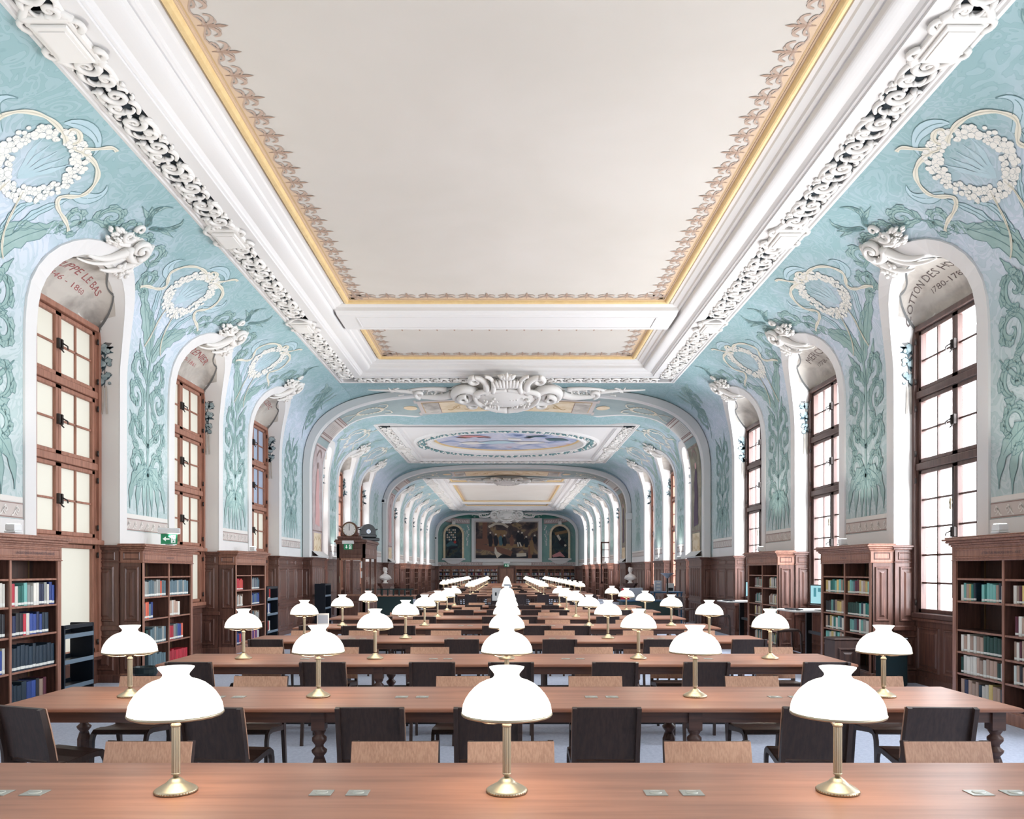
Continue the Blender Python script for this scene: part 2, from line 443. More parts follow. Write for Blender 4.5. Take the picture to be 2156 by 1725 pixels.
def scroll(M,f,cx,cy,r,a0,turns,w=.03,detail=1,leaves=5,fill='w_leaf'):
    p=spiral(cx,cy,r,a0,turns,30 if detail else 16); n=len(p)
    leaf(M,f,p,w*1.7,2,fill,detail=detail,off=.0035)
    sg=1 if turns>0 else -1
    for k in range(leaves):
        i=int(n*(.02+.13*k)); a,b=p[i]; th=math.atan2(b-cy,a-cx)
        L=r*(.75-.09*k); d=th+sg*.7
        e=(a+math.cos(d)*L*.6,b+math.sin(d)*L*.6); t=(a+math.cos(d+sg*.9)*L,b+math.sin(d+sg*.9)*L)
        leaf(M,f,bez((a,b),(a+math.cos(th)*L*.3,b+math.sin(th)*L*.3),e,t,8),w*1.7,3,fill,detail=detail,off=.0045+.0008*k)
        if k%2==0:
            th2=th+PI; e=(a+math.cos(th2+sg*-.9)*L*.5,b+math.sin(th2-sg*.9)*L*.5)
            leaf(M,f,bez((a,b),((a+e[0])/2,b),e,e,6),w*1.0,2,fill,detail=0)
def clip(pts,ok):
    r=[p for p in pts if ok(*p)]
    return r
def pier_art(M,cv,side,c,hw,ops,detail=1,full=True):
    def f(a,b,off): return cv.at(side,c+a,b,off)
    def F(sg):
        def g(a,b,off):
            a=sg*a
            if a>hwl: a=hwl
            if a<-hwl: a=-hwl
            return cv.at(side,c+a,b,off)
        return g
    hwl=hw if not full else 2.3
    W=min(hw,.74)
    # central stem
    ribbon(M,f,[(0,.5+i*.15) for i in range(19)],[.035-.012*math.sin(i*1.3) for i in range(19)],'w_leaf')
    if detail: 
        for e in (-.03,.03): ribbon(M,f,[(e,.5+i*.15) for i in range(19)],.004,'leaf_line',.008)
    for sg in (-1,1):
        g=F(sg)
        # lower drooping leaves
        for (x,y,w_) in ((.14,.5,.12),(.36,.5,.14),(.6,.58,.13)):
            leaf(M,g,bez((.03,1.28),(x*.35*W/.74,1.2),(x*1.05*W/.74,1.12),(x*W/.74,y),16),w_,4,detail=detail,off=.004+x*.005)
        for (x,y,r,a0,tr) in ((.36,1.3,.22,-PI/2,-1.35),(.34,1.85,.2,-PI/2,1.3),(.38,2.38,.23,-PI*.6,-1.4),(.3,2.85,.19,-PI/2,1.2)):
            scroll(M,g,x*W/.74,y,r*1.15*W/.74,a0,tr,.042,detail,6 if detail else 3)
        leaf(M,g,bez((0,2.6),(.12,2.8),(.3,3.0),(.45,3.25),10),.09,4,detail=detail)
        leaf(M,g,bez((0,1.6),(.1,1.75),(.2,1.7),(.6*W/.74,2.1),10),.06,4,detail=detail)
        if not full: continue
        # leafage rising over the windows
        up=cv.top
        leaf(M,g,bez((.05,3.0),(.3,3.5),(.8,3.75),(1.25,4.22),16),.12,6,detail=detail)
        leaf(M,g,bez((.02,3.1),(.1,3.5),(.4,3.7),(.75,3.75),12),.08,5,detail=detail)
        for (x,y,r,a0,tr) in ((.98,4.05,.2,-PI*.7,1.3),(1.42,4.38,.19,-PI*.8,-1.3),(1.78,4.42,.17,-PI*.3,1.2)):
            if y-r*.9 > 0: scroll(M,g,x,y,r,a0,tr,.034,detail,5 if detail else 2)
        leaf(M,g,bez((1.2,4.2),(1.5,4.3),(1.8,4.3),(2.0,4.32),12),.06,5,detail=detail)
        for k in range(4):
            leaf(M,g,bez((1.95,4.62),(1.9-.06*k,4.75),(1.7-.02*k,4.75+.08*k),(1.52+.1*k,4.78+.1*k),10),.045,2,detail=detail)
        leaf(M,g,bez((.3,3.5),(.45,3.9),(.62,4.0),(.7,4.25),10),.06,4,'w_leaf_sky',detail=detail)
        leaf(M,g,bez((.1,3.4),(.2,3.7),(.2,3.85),(.42,3.95),10),.05,4,'w_leaf_sky',detail=detail)
        # dolphin-like curling shapes beside the wreath
        leaf(M,g,bez((.62,4.28),(.95,4.3),(1.05,4.55),(.85,4.66),12),.09,1,'w_leaf_sky',detail=detail)
    if full:
        wc=(0,min(4.32,cv.top-.62)); 
        leaf(M,f,bez((-.3,wc[1]+.5),(-.2,wc[1]+.75),(.25,wc[1]+.7),(.32,wc[1]+.45),12),.09,1,'w_leaf_sky',detail=detail)
        # wreath of small flowers
        rnd=random.Random(int(c*10)); N_=260 if detail else 30
        for i in range(N_):
            th=2*PI*i/N_*(1 if detail else 1)+rnd.uniform(-.03,.03); rr=.43+rnd.uniform(-.09,.09)
            a,b=wc[0]+rr*math.cos(th),wc[1]+rr*math.sin(th); q=rnd.uniform(.022,.042) if detail else .06
            if detail: disc(M,f,a,b,q+.004,'wreath_line',.009+.0006*(i%7),7)
            disc(M,f,a,b,q,'wreath',.0093+.0006*(i%7),7)
        for k in range(5): leaf(M,f,bez((-.05,wc[1]-.3),(-.12+.06*k,wc[1]-.1),(-.2+.1*k,wc[1]),(-.26+.13*k,wc[1]+.22),8),.04,2,'w_leaf_sky',detail=0,off=.003+.0007*k)
        def rib(pts,w=.032):
            n=len(pts); ribbon(M,f,pts,[w*(.55+.45*abs(math.cos(i*.45))) for i in range(n)],'ribbon',.012)
            if detail: ribbon(M,f,pts,.004,'ribbon_shade',.0145)
        y0=wc[1]
        for sg in (-1,1):
            rib(bez((sg*.05,y0+.36),(sg*.3,y0+.5),(sg*.7,y0+.45),(sg*.78,y0+.1),20))
            rib(bez((sg*.78,y0+.1),(sg*.8,y0-.1),(sg*.45,y0-.1),(sg*.62,y0-.25),16))
            rib(bez((sg*.62,y0-.25),(sg*.8,y0-.35),(sg*.9,y0-.3),(sg*1.05,y0-.42),12),.03)
            rib(bez((sg*.12,y0-.38),(sg*.2,y0-.7),(sg*.1,y0-.9),(sg*.28,y0-1.15),18),.018)
        rib(bez((-.15,y0+.45),(-.3,y0+.62),(.1,y0+.55),(.0,y0+.4),12)); rib(bez((.15,y0+.45),(.3,y0+.6),(.25,y0+.75),(.4,y0+.72),12))
def wave_strip(M,f,a0,a1,b0,b1,detail=1):
    """running-wave border band between a0..a1 at heights b0..b1"""
    n=max(2,int((a1-a0)/.25)); bm=(b0+b1)/2; h=b1-b0
    ribbon(M,f,[(a0+(a1-a0)*i/n,bm) for i in range(n+1)],h/2,'strip',.006)
    for e in (b0+.012,b1-.012): ribbon(M,f,[(a0,e),(a1,e)],.006,'strip_line',.009)
    ribbon(M,f,[(a0,b1+.035),(a1,b1+.035)],.032,'strip_light',.006)
    k=max(1,round((a1-a0)/.21)); st=(a1-a0)/k
    for i in range(k):
        x=a0+st*(i+.55)
        if detail:
            ribbon(M,f,spiral(x,bm,h*.27,-PI*.5,-1.2,14),.007,'strip_light',.011)
            ribbon(M,f,bez((x-st*.55,b0+.03),(x-st*.2,b0+.03),(x-st*.3,bm+h*.2),(x,bm+h*.27),8),.009,'strip_light',.011)
        else: disc(M,f,x,bm,h*.2,'strip_light',.011,6)
def window_mural(M,cv,side,a,b,name,years,detail=1,col='lettering'):
    c,R=(a+b)/2,(b-a)/2
    # lettering on the vault over the window: along y, up = towards rim
    if name:
        sgn=1 if side<0 else -1
        def f(x,y,off):
            yy=max(-.97,min(.97,x*sgn/R))       # across the window
            th=math.acos(-yy); k=NSB+18*th/PI
            return loft_pt(cv,side,c,R,k,min(.98,max(.02,.5+y)),off)
        text_on(M,f,name,0,.06,.2 if len(name)<14 else .165,col,.008,1.05 if len(name)<14 else .96)
        text_on(M,f,years,0,-.12,.12,col,.008)
    # scroll edges of the painted shell
    def g(t,u,off): return loft_pt(cv,side,c,R,NSB+t*18,max(.02,min(.98,u)),off)
    def stroke(pts,w,m,off=.01):
        ribbon(M,g,pts,w,m,off)
    if detail:
        for (t0,t1,dt) in ((.1,.5,1),(.9,.5,-1)):
            stroke(bez((t0,.12),(t0+.02*dt,.5),(t0+.06*dt,.75),(t0+.18*dt,.84),14),.012,'shell_dark')
            stroke(bez((t0+.18*dt,.84),(t0+.26*dt,.66),(t0+.3*dt,.95),(t1,.9),14),.01,'shell_dark')
            stroke(spiral(t0+.03*dt,.2,.05,0,1.3*dt,14),.008,'shell_light',.012)
            stroke(bez((t0+.05*dt,.1),(t0+.15*dt,.28),(t0+.2*dt,.02),(t0+.3*dt,.12),12),.012,'shell_light',.012)
    # grisaille fruit garland on the reveal that faces down the hall
    yr=b-.006
    def h(x,z,off): return Vector((side*(5.99+x),yr-off,z))
    if detail:
        ribbon(M,h,bez((-.17,5.5),(-.16,5.25),(-.1,5.12),(0,5.08),10),[.03+.006*i for i in range(11)],'shell_dark',.004)
        ribbon(M,h,[(-.09,5.12+.02*i) for i in range(6)],.07,'shell',.006)
        disc(M,h,.02,5.2,.06,'shell_light',.008); ribbon(M,h,spiral(.02,5.2,.05,0,1.5,14),.006,'shell_dark',.01)
    rnd=random.Random(int(a*7))
    for z0 in (4.96,4.75,4.52):
        for i in range(9 if detail else 4):
            th=rnd.uniform(0,2*PI); leaf(M,h,bez((0,z0),(.05*math.cos(th),z0+.05*math.sin(th)),(.1*math.cos(th),z0+.1*math.sin(th)),(.14*math.cos(th),z0+.12*math.sin(th)),5),.03,1,'fruit_dark',detail=0,off=.003)
        for i in range(9 if detail else 3):
            a_,b_=rnd.uniform(-.09,.09),rnd.uniform(-.07,.07); r_=rnd.choice((.04,.03,.02))
            disc(M,h,a_,z0+b_,r_+.005,'fruit_dark',.006+.0005*i,9); disc(M,h,a_-.002,z0+b_+.003,r_,'fruit',.0085+.0005*i,9)
    ribbon(M,h,[(0,4.4),(0,5.1)],.008,'shell_dark',.002)
    if detail:
        for e in (-.02,.02): ribbon(M,h,bez((e,4.42),(e*1.5,4.3),(e,4.15),(e*1.8,4.0),8),.014,'shell',.005)
# ---------------- relief ornament helpers
def rel_tube(M,f,pts,r,m='w_stucco',h=.5,seg=6,off=0):
    """relief tube on surface f(a,b,off) ; h lifts it"""
    n=len(pts); rr=r if hasattr(r,'__len__') else [r]*n
    P=[f(a,b,off+rr[i]*h) for i,(a,b) in enumerate(pts)]
    a,b=pts[n//2]; up=(f(a,b,.1)-f(a,b,0)).normalized()
    M.tube(P,rr,m,seg,1,up)
def taper(n,r0,r1=.3): return [r0*(1-(1-r1)*i/n) for i in range(n+1)]
def crown_cartouche(detail=1):
    """rocaille crest over a window; local x along the hall, y up the cove, z out"""
    M=MB(); f=lambda a,b,o: Vector((a,b,o))
    n=22
    def T(pts,r0,r1=.3,off=0,seg=7): rel_tube(M,f,pts,taper(len(pts)-1,r0,r1),'w_stucco',.6,seg,off)
    T(spiral(.2,.16,.2,-PI*.9,1.6,28,.12),.06,.4,.03)          # big volute
    T(spiral(.2,.16,.12,-PI*.4,1.2,20,.1),.035,.4,.09)
    M.sphere((.2,.16,.08),.05,'w_stucco')
    T(bez((.03,.05),(-.05,-.2),(-.2,-.3),(-.42,-.34),18),.06,.35,.02)
    T(bez((.12,.0),(.05,-.25),(-.15,-.42),(-.5,-.46),18),.045,.3,.01)
    T(bez((.3,-.02),(.25,-.3),(.05,-.38),(-.05,-.4),16),.05,.3,.02)
    T(spiral(-.18,.2,.1,PI*.1,-1.2,18),.035,.4,.04)
    T(bez((-.08,.12),(-.2,.05),(-.22,.0),(-.28,.1),10),.035,.4,.05)
    T(spiral(-.08,.36,.09,PI*1.2,-1.0,16),.032,.4,.02)
    T(bez((.34,.32),(.45,.2),(.5,.02),(.4,-.12),14),.04,.5,.0)
    T(bez((.4,-.12),(.35,-.25),(.25,-.2),(.2,-.3),12),.045,.4,.02)
    rnd=random.Random(5)
    for i in range(60):                                         # flower and leaf spray
        th=rnd.uniform(0,2*PI); r_=rnd.random()**.5
        M.sphere((-.3+.22*r_*math.cos(th), .05+.13*r_*math.sin(th)+.04,.03+.04*(1-r_)), rnd.uniform(.018,.036),'w_stucco',6,4,(1.5,.8,.8))
    for i in range(30):
        th=rnd.uniform(0,2*PI); r_=rnd.random()**.5
        M.sphere((.3+.16*r_*math.cos(th), -.22+.14*r_*math.sin(th),.04+.04*(1-r_)), rnd.uniform(.018,.034),'w_stucco',6,4,(1,1.4,.8))
    for i in range(7): M.sphere((.02+.025*i,-.06+.018*i,.09),.011,'w_stucco',6,4)
    M.add([(-.3,-.36,0),(.35,-.3,0),(.42,.25,0),(0,.35,0),(-.35,.1,0)],[(0,1,2,3,4)],'w_stucco')
    return M
def big_cartouche():
    """shield and shells at the crown of the great arch; local x across, y up, z out"""
    M=MB(); f=lambda a,b,o: Vector((a,b,o))
    def T(pts,r0,r1=.3,off=0,seg=8):
        for sg in (-1,1): rel_tube(M,f,[(sg*a,b) for a,b in pts],taper(len(pts)-1,r0,r1),'w_stucco',.6,seg,off)
    # domed shield
    M.grid(lambda u,v: Vector((.62*v*math.cos(2*PI*u),.3*v*math.sin(2*PI*u)-.1,.22+.12*(1-v*v))),28,6,'w_stucco')
    T(bez((0,-.5),(.5,-.48),(.75,-.2),(.68,.1),20),.07,.6,.2)
    T(bez((.68,.1),(.55,.25),(.3,.2),(0,.26),16),.06,.7,.2)
    T(spiral(.92,-.08,.3,PI*.95,-1.5,30,.15),.1,.4,.1)
    T(spiral(.92,-.12,.16,PI*.6,-1.0,18,.1),.06,.4,.2)
    T(bez((.45,.12),(.35,.4),(.5,.62),(.66,.62),16),.085,.5,.15)
    T(spiral(.66,.5,.13,PI*.5,-1.3,20,.15),.055,.4,.15)
    T(bez((.3,.2),(.22,.5),(.3,.72),(.45,.72),14),.06,.5,.2)
    T(bez((.55,-.38),(.8,-.5),(.95,-.5),(1.15,-.4),16),.075,.4,.06)
    T(spiral(.75,-.5,.12,0,-1.2,16),.045,.4,.1)
    T(bez((.2,-.52),(.28,-.68),(.4,-.66),(.36,-.55),12),.06,.4,.12)
    for k in range(9):                                          # shell flutes
        a=(k-4)/4; M.tube([(a*.1,.3,.2),(a*.26,.5,.28),(a*.3,.66-.06*a*a,.26)],[.03,.05,.03],'w_stucco',7)
    for k in range(5):
        a=(k-2)/2; M.tube([(a*.03,.62,.22),(a*.12,.78,.26),(a*.18,.86-.1*abs(a),.22)],[.04,.05,.015],'w_stucco',6)
    for k in range(7):
        a=(k-3)/3; M.tube([(a*.16,-.5,.18),(a*.24,-.64,.18),(a*.28,-.72,.14)],[.035,.045,.02],'w_stucco',6)
    rnd=random.Random(3)
    for i in range(60):
        a=rnd.uniform(-.5,.5); b=rnd.uniform(-.3,.1)
        M.sphere((a,b-.05,.3),rnd.uniform(.015,.04),'w_stucco',6,4)
    # side garlands creeping along the arch
    T(bez((1.2,-.1),(1.4,-.3),(1.7,-.25),(2.0,-.22),16),.085,.5,.04)
    T(spiral(1.9,-.14,.12,-PI*.5,1.2,18),.05,.4,.06)
    T(bez((1.3,.0),(1.5,.02),(1.8,.05),(2.1,-.05),14),.05,.5,.02)
    T(bez((2.0,-.12),(2.4,-.02),(2.7,-.08),(3.0,-.05),16),.045,.3,.02)
    for i in range(40):
        a0=rnd.uniform(1.1,2.6); b0=-.15+rnd.uniform(-.13,.12); th=rnd.uniform(0,6)
        T(bez((a0,b0),(a0+.02,b0+.02),(a0+.07*math.cos(th),b0+.05*math.sin(th)),(a0+.12*math.cos(th),b0+.08*math.sin(th)),5),.03,.3,.02,5)
    M.grid(lambda u,v: Vector((1.25*v*math.cos(2*PI*u)*(1-.25*math.sin(2*PI*u)),.48*v*math.sin(2*PI*u)-.05,.1*(1-v)+.02)),24,2,'w_stucco')
    return M
def frieze_unit(detail=1):
    """pierced acanthus scroll, length .5 (x), width .39 (y), z out of the recess"""
    M=MB(); f=lambda a,b,o: Vector((a,b,o)); sg=6 if detail else 4; st=1 if detail else .5
    def T(pts,r0,r1=.5,off=.0): rel_tube(M,f,pts,taper(len(pts)-1,r0*1.25,r1),'w_stucco',.5,sg,off+.03)
    n=int(22*st)
    T(spiral(.17,.22,.125,-PI*.6,1.45,n,.15),.03,.5,.05)
    T(spiral(.37,.13,.09,PI*.3,-1.4,int(18*st),.15),.026,.5,.06)
    T(bez((.08,.1),(.2,.0),(.3,.03),(.5,.06),int(10*st)),.03,.7,.03)
    T(bez((.25,.32),(.35,.4),(.45,.33),(.5,.3),int(8*st)),.028,.6,.04)
    T(bez((.42,.2),(.48,.25),(.42,.32),(.36,.3),int(8*st)),.026,.4,.06)
    T(bez((.02,.3),(.05,.38),(.12,.37),(.14,.34),int(8*st)),.024,.4,.04)
    if detail:
        for (a,b,th) in ((.05,.2,2.6),(.28,.2,.3),(.2,.36,1.6),(.3,.06,-1.2),(.45,.02,-1),(.1,.06,-2.2),(.17,.22,1),(.37,.13,3)):
            T(bez((a,b),(a+.02*math.cos(th),b+.02*math.sin(th)),(a+.05*math.cos(th+.5),b+.05*math.sin(th+.5)),(a+.07*math.cos(th+1),b+.07*math.sin(th+1)),5),.024,.3,.05)
    return M
def append(M,src,fn):
    o=len(M.v); M.v+=[tuple(fn(Vector(v))) for v in src.v]
    mp=[M.mi(n) for n in src.names]
    M.f+=[tuple(i+o for i in f) for f in src.f]; M.m+=[mp[i] for i in src.m]; M.sm+=src.sm
FU=frieze_unit(1); FU0=frieze_unit(0)
def console_block():
    M=MB(); s='w_stucco'
    M.box(-.3,.3,0,.42,0,.1,s,.01); M.box(-.24,.24,.05,.37,.1,.14,s,.01); M.box(-.19,.19,.09,.33,.14,.155,s)
    f=lambda a,b,o: Vector((a,b,o))
    for e in (0,.42):
        sg=1 if e else -1
        rel_tube(M,f,spiral(-.2,e,.08,0,1.3*sg,16),taper(16,.035),s,.6,6,.06)
        rel_tube(M,f,spiral(.2,e,.08,PI,-1.3*sg,16),taper(16,.035),s,.6,6,.06)
        rel_tube(M,f,bez((.25,e),(.35,e*.8+.04),(.42,e*.6+.08),(.5,.21),10),taper(10,.05),s,.6,6,.03)
        rel_tube(M,f,bez((-.25,e),(-.33,e*.8+.04),(-.38,e*.6+.08),(-.42,.21),10),taper(10,.05),s,.6,6,.03)
    return M
CB=console_block()
def sweep_rect(M,x0,x1,y0,y1,prof,base=0):
    """prof: (inset,z,material of the strip that follows)"""
    for i in range(len(prof)-1):
        a,za,m=prof[i]; b,zb,_=prof[i+1]
        A=[(x0+a,y0+a,za),(x1-a,y0+a,za),(x1-a,y1-a,za),(x0+a,y1-a,za)]; B=[(x0+b,y0+b,zb),(x1-b,y0+b,zb),(x1-b,y1-b,zb),(x0+b,y1-b,zb)]
        for k in range(4): M.quad(A[k],A[(k+1)%4],B[(k+1)%4],B[k],m)
KC=.94
def corn_prof(zt,zc):
    P=[(-.03,.1,'plaster'),(0,.0,'plaster'),(.05,-.012,'plaster'),(.07,.01,'plaster'),(.1,.01,'plaster'),(.115,-.01,'plaster'),(.13,0,'plaster'),
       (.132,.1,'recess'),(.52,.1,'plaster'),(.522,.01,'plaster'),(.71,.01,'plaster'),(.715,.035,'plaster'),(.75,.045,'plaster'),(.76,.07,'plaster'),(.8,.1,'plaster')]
    for t in range(9):   # cavetto
        a=t/8; P.append((.8+.22*math.sin(a*PI/2), .1+.06*(1-math.cos(a*PI/2))*1.0,'plaster'))
    P=[(x*KC,zt+z*KC,m) for x,z,m in P]
    P+=[(1.03*KC,zc-.13,'plaster'),(1.09*KC,zc-.115,'plaster'),(1.11*KC,zc-.085,'plaster'),(1.2*KC,zc-.06,'plaster'),(1.22*KC,zc-.04,'plaster'),(1.27*KC,zc-.03,'plaster'),(1.29*KC,zc+.01,'plaster')]
    return P
def gold_frame(M,x0,x1,y0,y1,zc):
    P=[(0,zc+.01,'gold'),(.0,zc-.03,'gold')]+[(.01+.085*(1-math.cos(PI*i/6))/2,zc-.03-.035*math.sin(PI*i/6),'gold') for i in range(7)]+[(.1,zc-.012,'ochre'),(.125,zc-.012,'ochre'),(.125,zc+.002,'ochre')]
    sweep_rect(M,x0,x1,y0,y1,P)
def fleurs(M,x0,x1,y0,y1,zc,ymin=4,detail=1,step=.367):
    """scalloped ochre border with fleur motifs, painted on the panel"""
    i0=.125
    X0,X1,Y0,Y1=x0+i0,x1-i0,y0+i0,y1-i0
    sides=[((X0,Y1),(0,-1),(1,0),Y1-Y0),((X1,Y1),(0,-1),(-1,0),Y1-Y0),((X0,Y1),(1,0),(0,-1),X1-X0)]
    if y0>10: sides.append(((X0,Y0),(1,0),(0,1),X1-X0))
    for (o,d,n,L) in sides:
        if d[1]: L=min(L,o[1]-ymin)
        k=max(1,int(L/step)); st=L/k
        def f(a,b,off): return Vector((o[0]+d[0]*a+n[0]*b, o[1]+d[1]*a+n[1]*b, zc-off))
        m=k*6; pts=[]; 
        vs=[]; 
        for i in range(m+1):
            a=L*i/m; h=.1+.035*math.cos(2*PI*i/6)
            vs+=[f(a,0,.003),f(a,h,.003)]; pts.append((a,h))
        M.add(vs,[(2*i,2*i+1,2*i+3,2*i+2) for i in range(m)],'ochre')
        ribbon(M,f,pts,.008,'fleur',.006)
        ribbon(M,f,[(0,.025),(L,.025)],.008,'cream_dark',.005)
        for i in range(k+1):
            a=st*i
            if i==0: a=.12
            ribbon(M,f,[(a,.06),(a,.16),(a,.2),(a,.24),(a,.29),(a,.36)],[.006,.012,.03,.014,.022,.002],'fleur_dark' if detail else 'fleur',.007)
            if detail:
                for sg in (-1,1):
                    ribbon(M,f,bez((a,.12),(a+sg*.06,.27),(a+sg*.14,.27),(a+sg*.15,.17),8),[.01,.014,.018,.02,.02,.018,.016,.014,.01],'fleur',.006)
                    ribbon(M,f,bez((a,.12),(a+sg*.06,.17),(a+sg*.15,.14),(a+sg*.13,.09),8),.013,'fleur',.0065)
                    ribbon(M,f,bez((a,.2),(a+sg*.03,.26),(a+sg*.07,.27),(a+sg*.08,.25),8),.008,'fleur',.006)
                ribbon(M,f,[(a-.05,.15),(a+.05,.15)],.007,'fleur_dark',.008)
            else: ribbon(M,f,[(a-.1,.16),(a+.1,.16)],.03,'fleur',.006)
WN=[0]
# ---------------------------------------------------------------- rooms along the hall
OPS1=[(-6.6,-4.6),(-2.6,-.55),(1.42,3.45),(5.42,7.47),(9.44,11.47),(13.37,15.42),(17.43,19.5)]
OPS2=[(23.55,24.85),(26.4,28.35),(30.3,32.2)]
OPS3=[(39.4,41.4),(43.35,45.3),(47.35,49.3),(51.35,53.3),(55.3,57.25)]
ROOMS=[(-8.5,21.85,OPS1,6.558,6.89,1),(23.3,35.8,OPS2,6.42,6.74,0),(37.4,62.2,OPS3,6.40,6.72,0)]
COVES=[Cove(r[3]) for r in ROOMS]
def piers(y0,y1,ops):
    e=[y0]+[v for o in ops for v in o]+[y1]
    return [(e[i],e[i+1]) for i in range(0,len(e),2)]
def panel(M,o,u,n,w,z0,z1,m='oak',inset=.05):
    """fielded panel on a vertical face: o lower corner, u along, n outward"""
    o=Vector(o);u=Vector(u);n=Vector(n)
    if w<2.4*inset: return
    pr=[(inset,0),(inset+.012,.02),(inset+.028,.02),(inset+.04,.002),(inset+.07,.002),(inset+.095,.016)]
    if min(w,z1-z0)<.3: pr=[(inset*.8,0),(inset*.8+.008,.012),(inset*.8+.018,.012),(inset*.8+.026,.001)]
    R=[]
    for i,h in pr:
        if 2*i>=min(w,z1-z0): break
        R.append([o+u*i+n*h+Vector((0,0,z0+i)),o+u*(w-i)+n*h+Vector((0,0,z0+i)),o+u*(w-i)+n*h+Vector((0,0,z1-i)),o+u*i+n*h+Vector((0,0,z1-i))])
    for a,b in zip(R,R[1:]):
        for k in range(4): M.quad(a[k],a[(k+1)%4],b[(k+1)%4],b[k],m)
    M.quad(*R[-1],m)
def wface(M,o,u,n,w,m='oak',npan=1,top=True):
    o=Vector(o);uu=Vector(u)
    for k in range(npan):
        q=o+uu*(w*k/npan); ww=w/npan
        panel(M,q,u,n,ww,.13,.76,m); panel(M,q,u,n,ww,.86,1.78,m); panel(M,q,u,n,ww,1.8,1.98,m,.04)
def wblock(M,x0,x1,y0,y1,m='oak',h=2.05):
    M.box(x0,x1,y0,y1,0,h-.03,m)
    def band(z0,z1,e): M.box(x0-e,x1+e,y0-e,y1+e,z0,z1,m,.008)
    band(0,.12,.025); band(.775,.85,.03); band(1.785,1.81,.015); band(h-.07,h-.03,.035); band(h-.035,h,.06)
def sidebox(side,x0,x1): return (x0,x1) if side>0 else (-x1,-x0)
for ri,(y0,y1,ops,zt,zc,det) in enumerate(ROOMS):
    cv=COVES[ri]
    for side in (-1,1):
        sn='left' if side<0 else 'right'
        M=MB(); side_wall(M,cv,side,y0,y1,ops)
        nm=[('',''),('','')]
        names={(-1,9.44):('PHILIPPE LE BAS','1846 - 1860'),(-1,13.37):('A. RENIER','1860-1861'),(-1,17.43):('J. V. LE CLERC','1861'),
               (1,9.44):('COTTON DES HOUSSAYES','1780-1783'),(1,13.37):('MERCIER','1778-1780')}
        for (a,b) in ops:
            if b<6: 
                opening(M,cv,side,a,b,False); continue
            opening(M,cv,side,a,b)
            n_,y_=names.get((side,a),(None,None))
            d=1 if b<20 else 0
            window_mural(M,cv,side,a,b,n_,y_,d,'lettering' if side<0 else 'lettering_dark')
        for (a,b) in piers(y0,y1,ops):
            if b<7: continue
            aa,bb=a+BW,b-BW; full=True
            if a==y0: aa=a+.02
            if b==y1: bb=b-.25
            def f(q,s,off): return cv.at(side,q,s,off)
            if bb-aa>.3:
                wave_strip(M,f,aa+.01,bb-.01,.24,.43,1 if b<30 else 0)
                # white margin below the border
                ribbon(M,f,[(aa-.01,.115),(bb+.01,.115)],.115,'plaster',.012)
                c=(aa+bb)/2; hw=(bb-aa)/2
                full=(a!=y0 and b!=y1)
                d=1 if b<22 else 0
                if ri<2 or full:
                    pier_art(M,cv,side,c,hw,ops,d,full)
                    if not full and ri==0:      # leafage beside the great arch
                        for k in range(5):
                            def g(a_,b_,off,c=c): return cv.at(side,min(c+a_,21.83),b_,off)
                            scroll(M,g,-.55+.3*k,4.75-.22*k,.2,-PI/2,1.3*(-1)**k,.04,1,5)
                            leaf(M,g,bez((-1.0+.3*k,4.9),(-.6+.3*k,4.9-.1*k),(.0,4.4-.1*k),(.7,4.3-.25*k),12),.07,5)
        if ri==0:   # corner behind camera to close the room
            pass
        # masonry outside the plaster, one mesh with the wall
        xo=6.24
        for (a,b) in piers(y0,y1,ops):
            x0_,x1_=sidebox(side,xo,xo+.5); M.box(x0_,x1_,a-.03,b+.03,0,5.2,'reveal')
        x0_,x1_=sidebox(side,xo,xo+.5); M.box(x0_,x1_,y0,y1,5.2,7.6,'reveal')
        for (a,b) in ops: M.box(x0_,x1_,a,b,0,.98 if not(side<0 and a==9.44) else .4,'reveal')
        w=struct(M,'wall_%s'%sn,'%s side wall with pale teal mural and arched window openings, %s stretch'%(sn,('near','middle','far')[ri]))
        # ---- wainscot
        M=MB()
        bk = ri!=1
        for (a,b) in piers(y0,y1,ops):
            if b<5: continue
            x0_,x1_=sidebox(side,5.79,6.22)
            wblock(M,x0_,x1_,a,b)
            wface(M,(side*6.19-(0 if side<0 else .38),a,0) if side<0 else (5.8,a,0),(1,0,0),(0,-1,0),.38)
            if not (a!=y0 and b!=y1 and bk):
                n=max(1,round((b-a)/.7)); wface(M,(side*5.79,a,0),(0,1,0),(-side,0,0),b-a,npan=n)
        for (a,b) in ops:
            if b<6: continue
            zz=.4 if (side<0 and a==9.44) else .98
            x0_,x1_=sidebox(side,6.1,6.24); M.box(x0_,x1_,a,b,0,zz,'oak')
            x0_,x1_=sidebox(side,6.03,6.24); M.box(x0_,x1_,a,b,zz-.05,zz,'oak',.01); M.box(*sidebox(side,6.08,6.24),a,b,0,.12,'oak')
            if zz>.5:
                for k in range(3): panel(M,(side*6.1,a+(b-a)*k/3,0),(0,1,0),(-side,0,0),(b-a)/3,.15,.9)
        struct(M,'trim_%d'%(ri*2+(1 if side<0 else 2)),'carved oak wainscot along the %s wall, %s stretch'%(sn,('near','middle','far')[ri]))
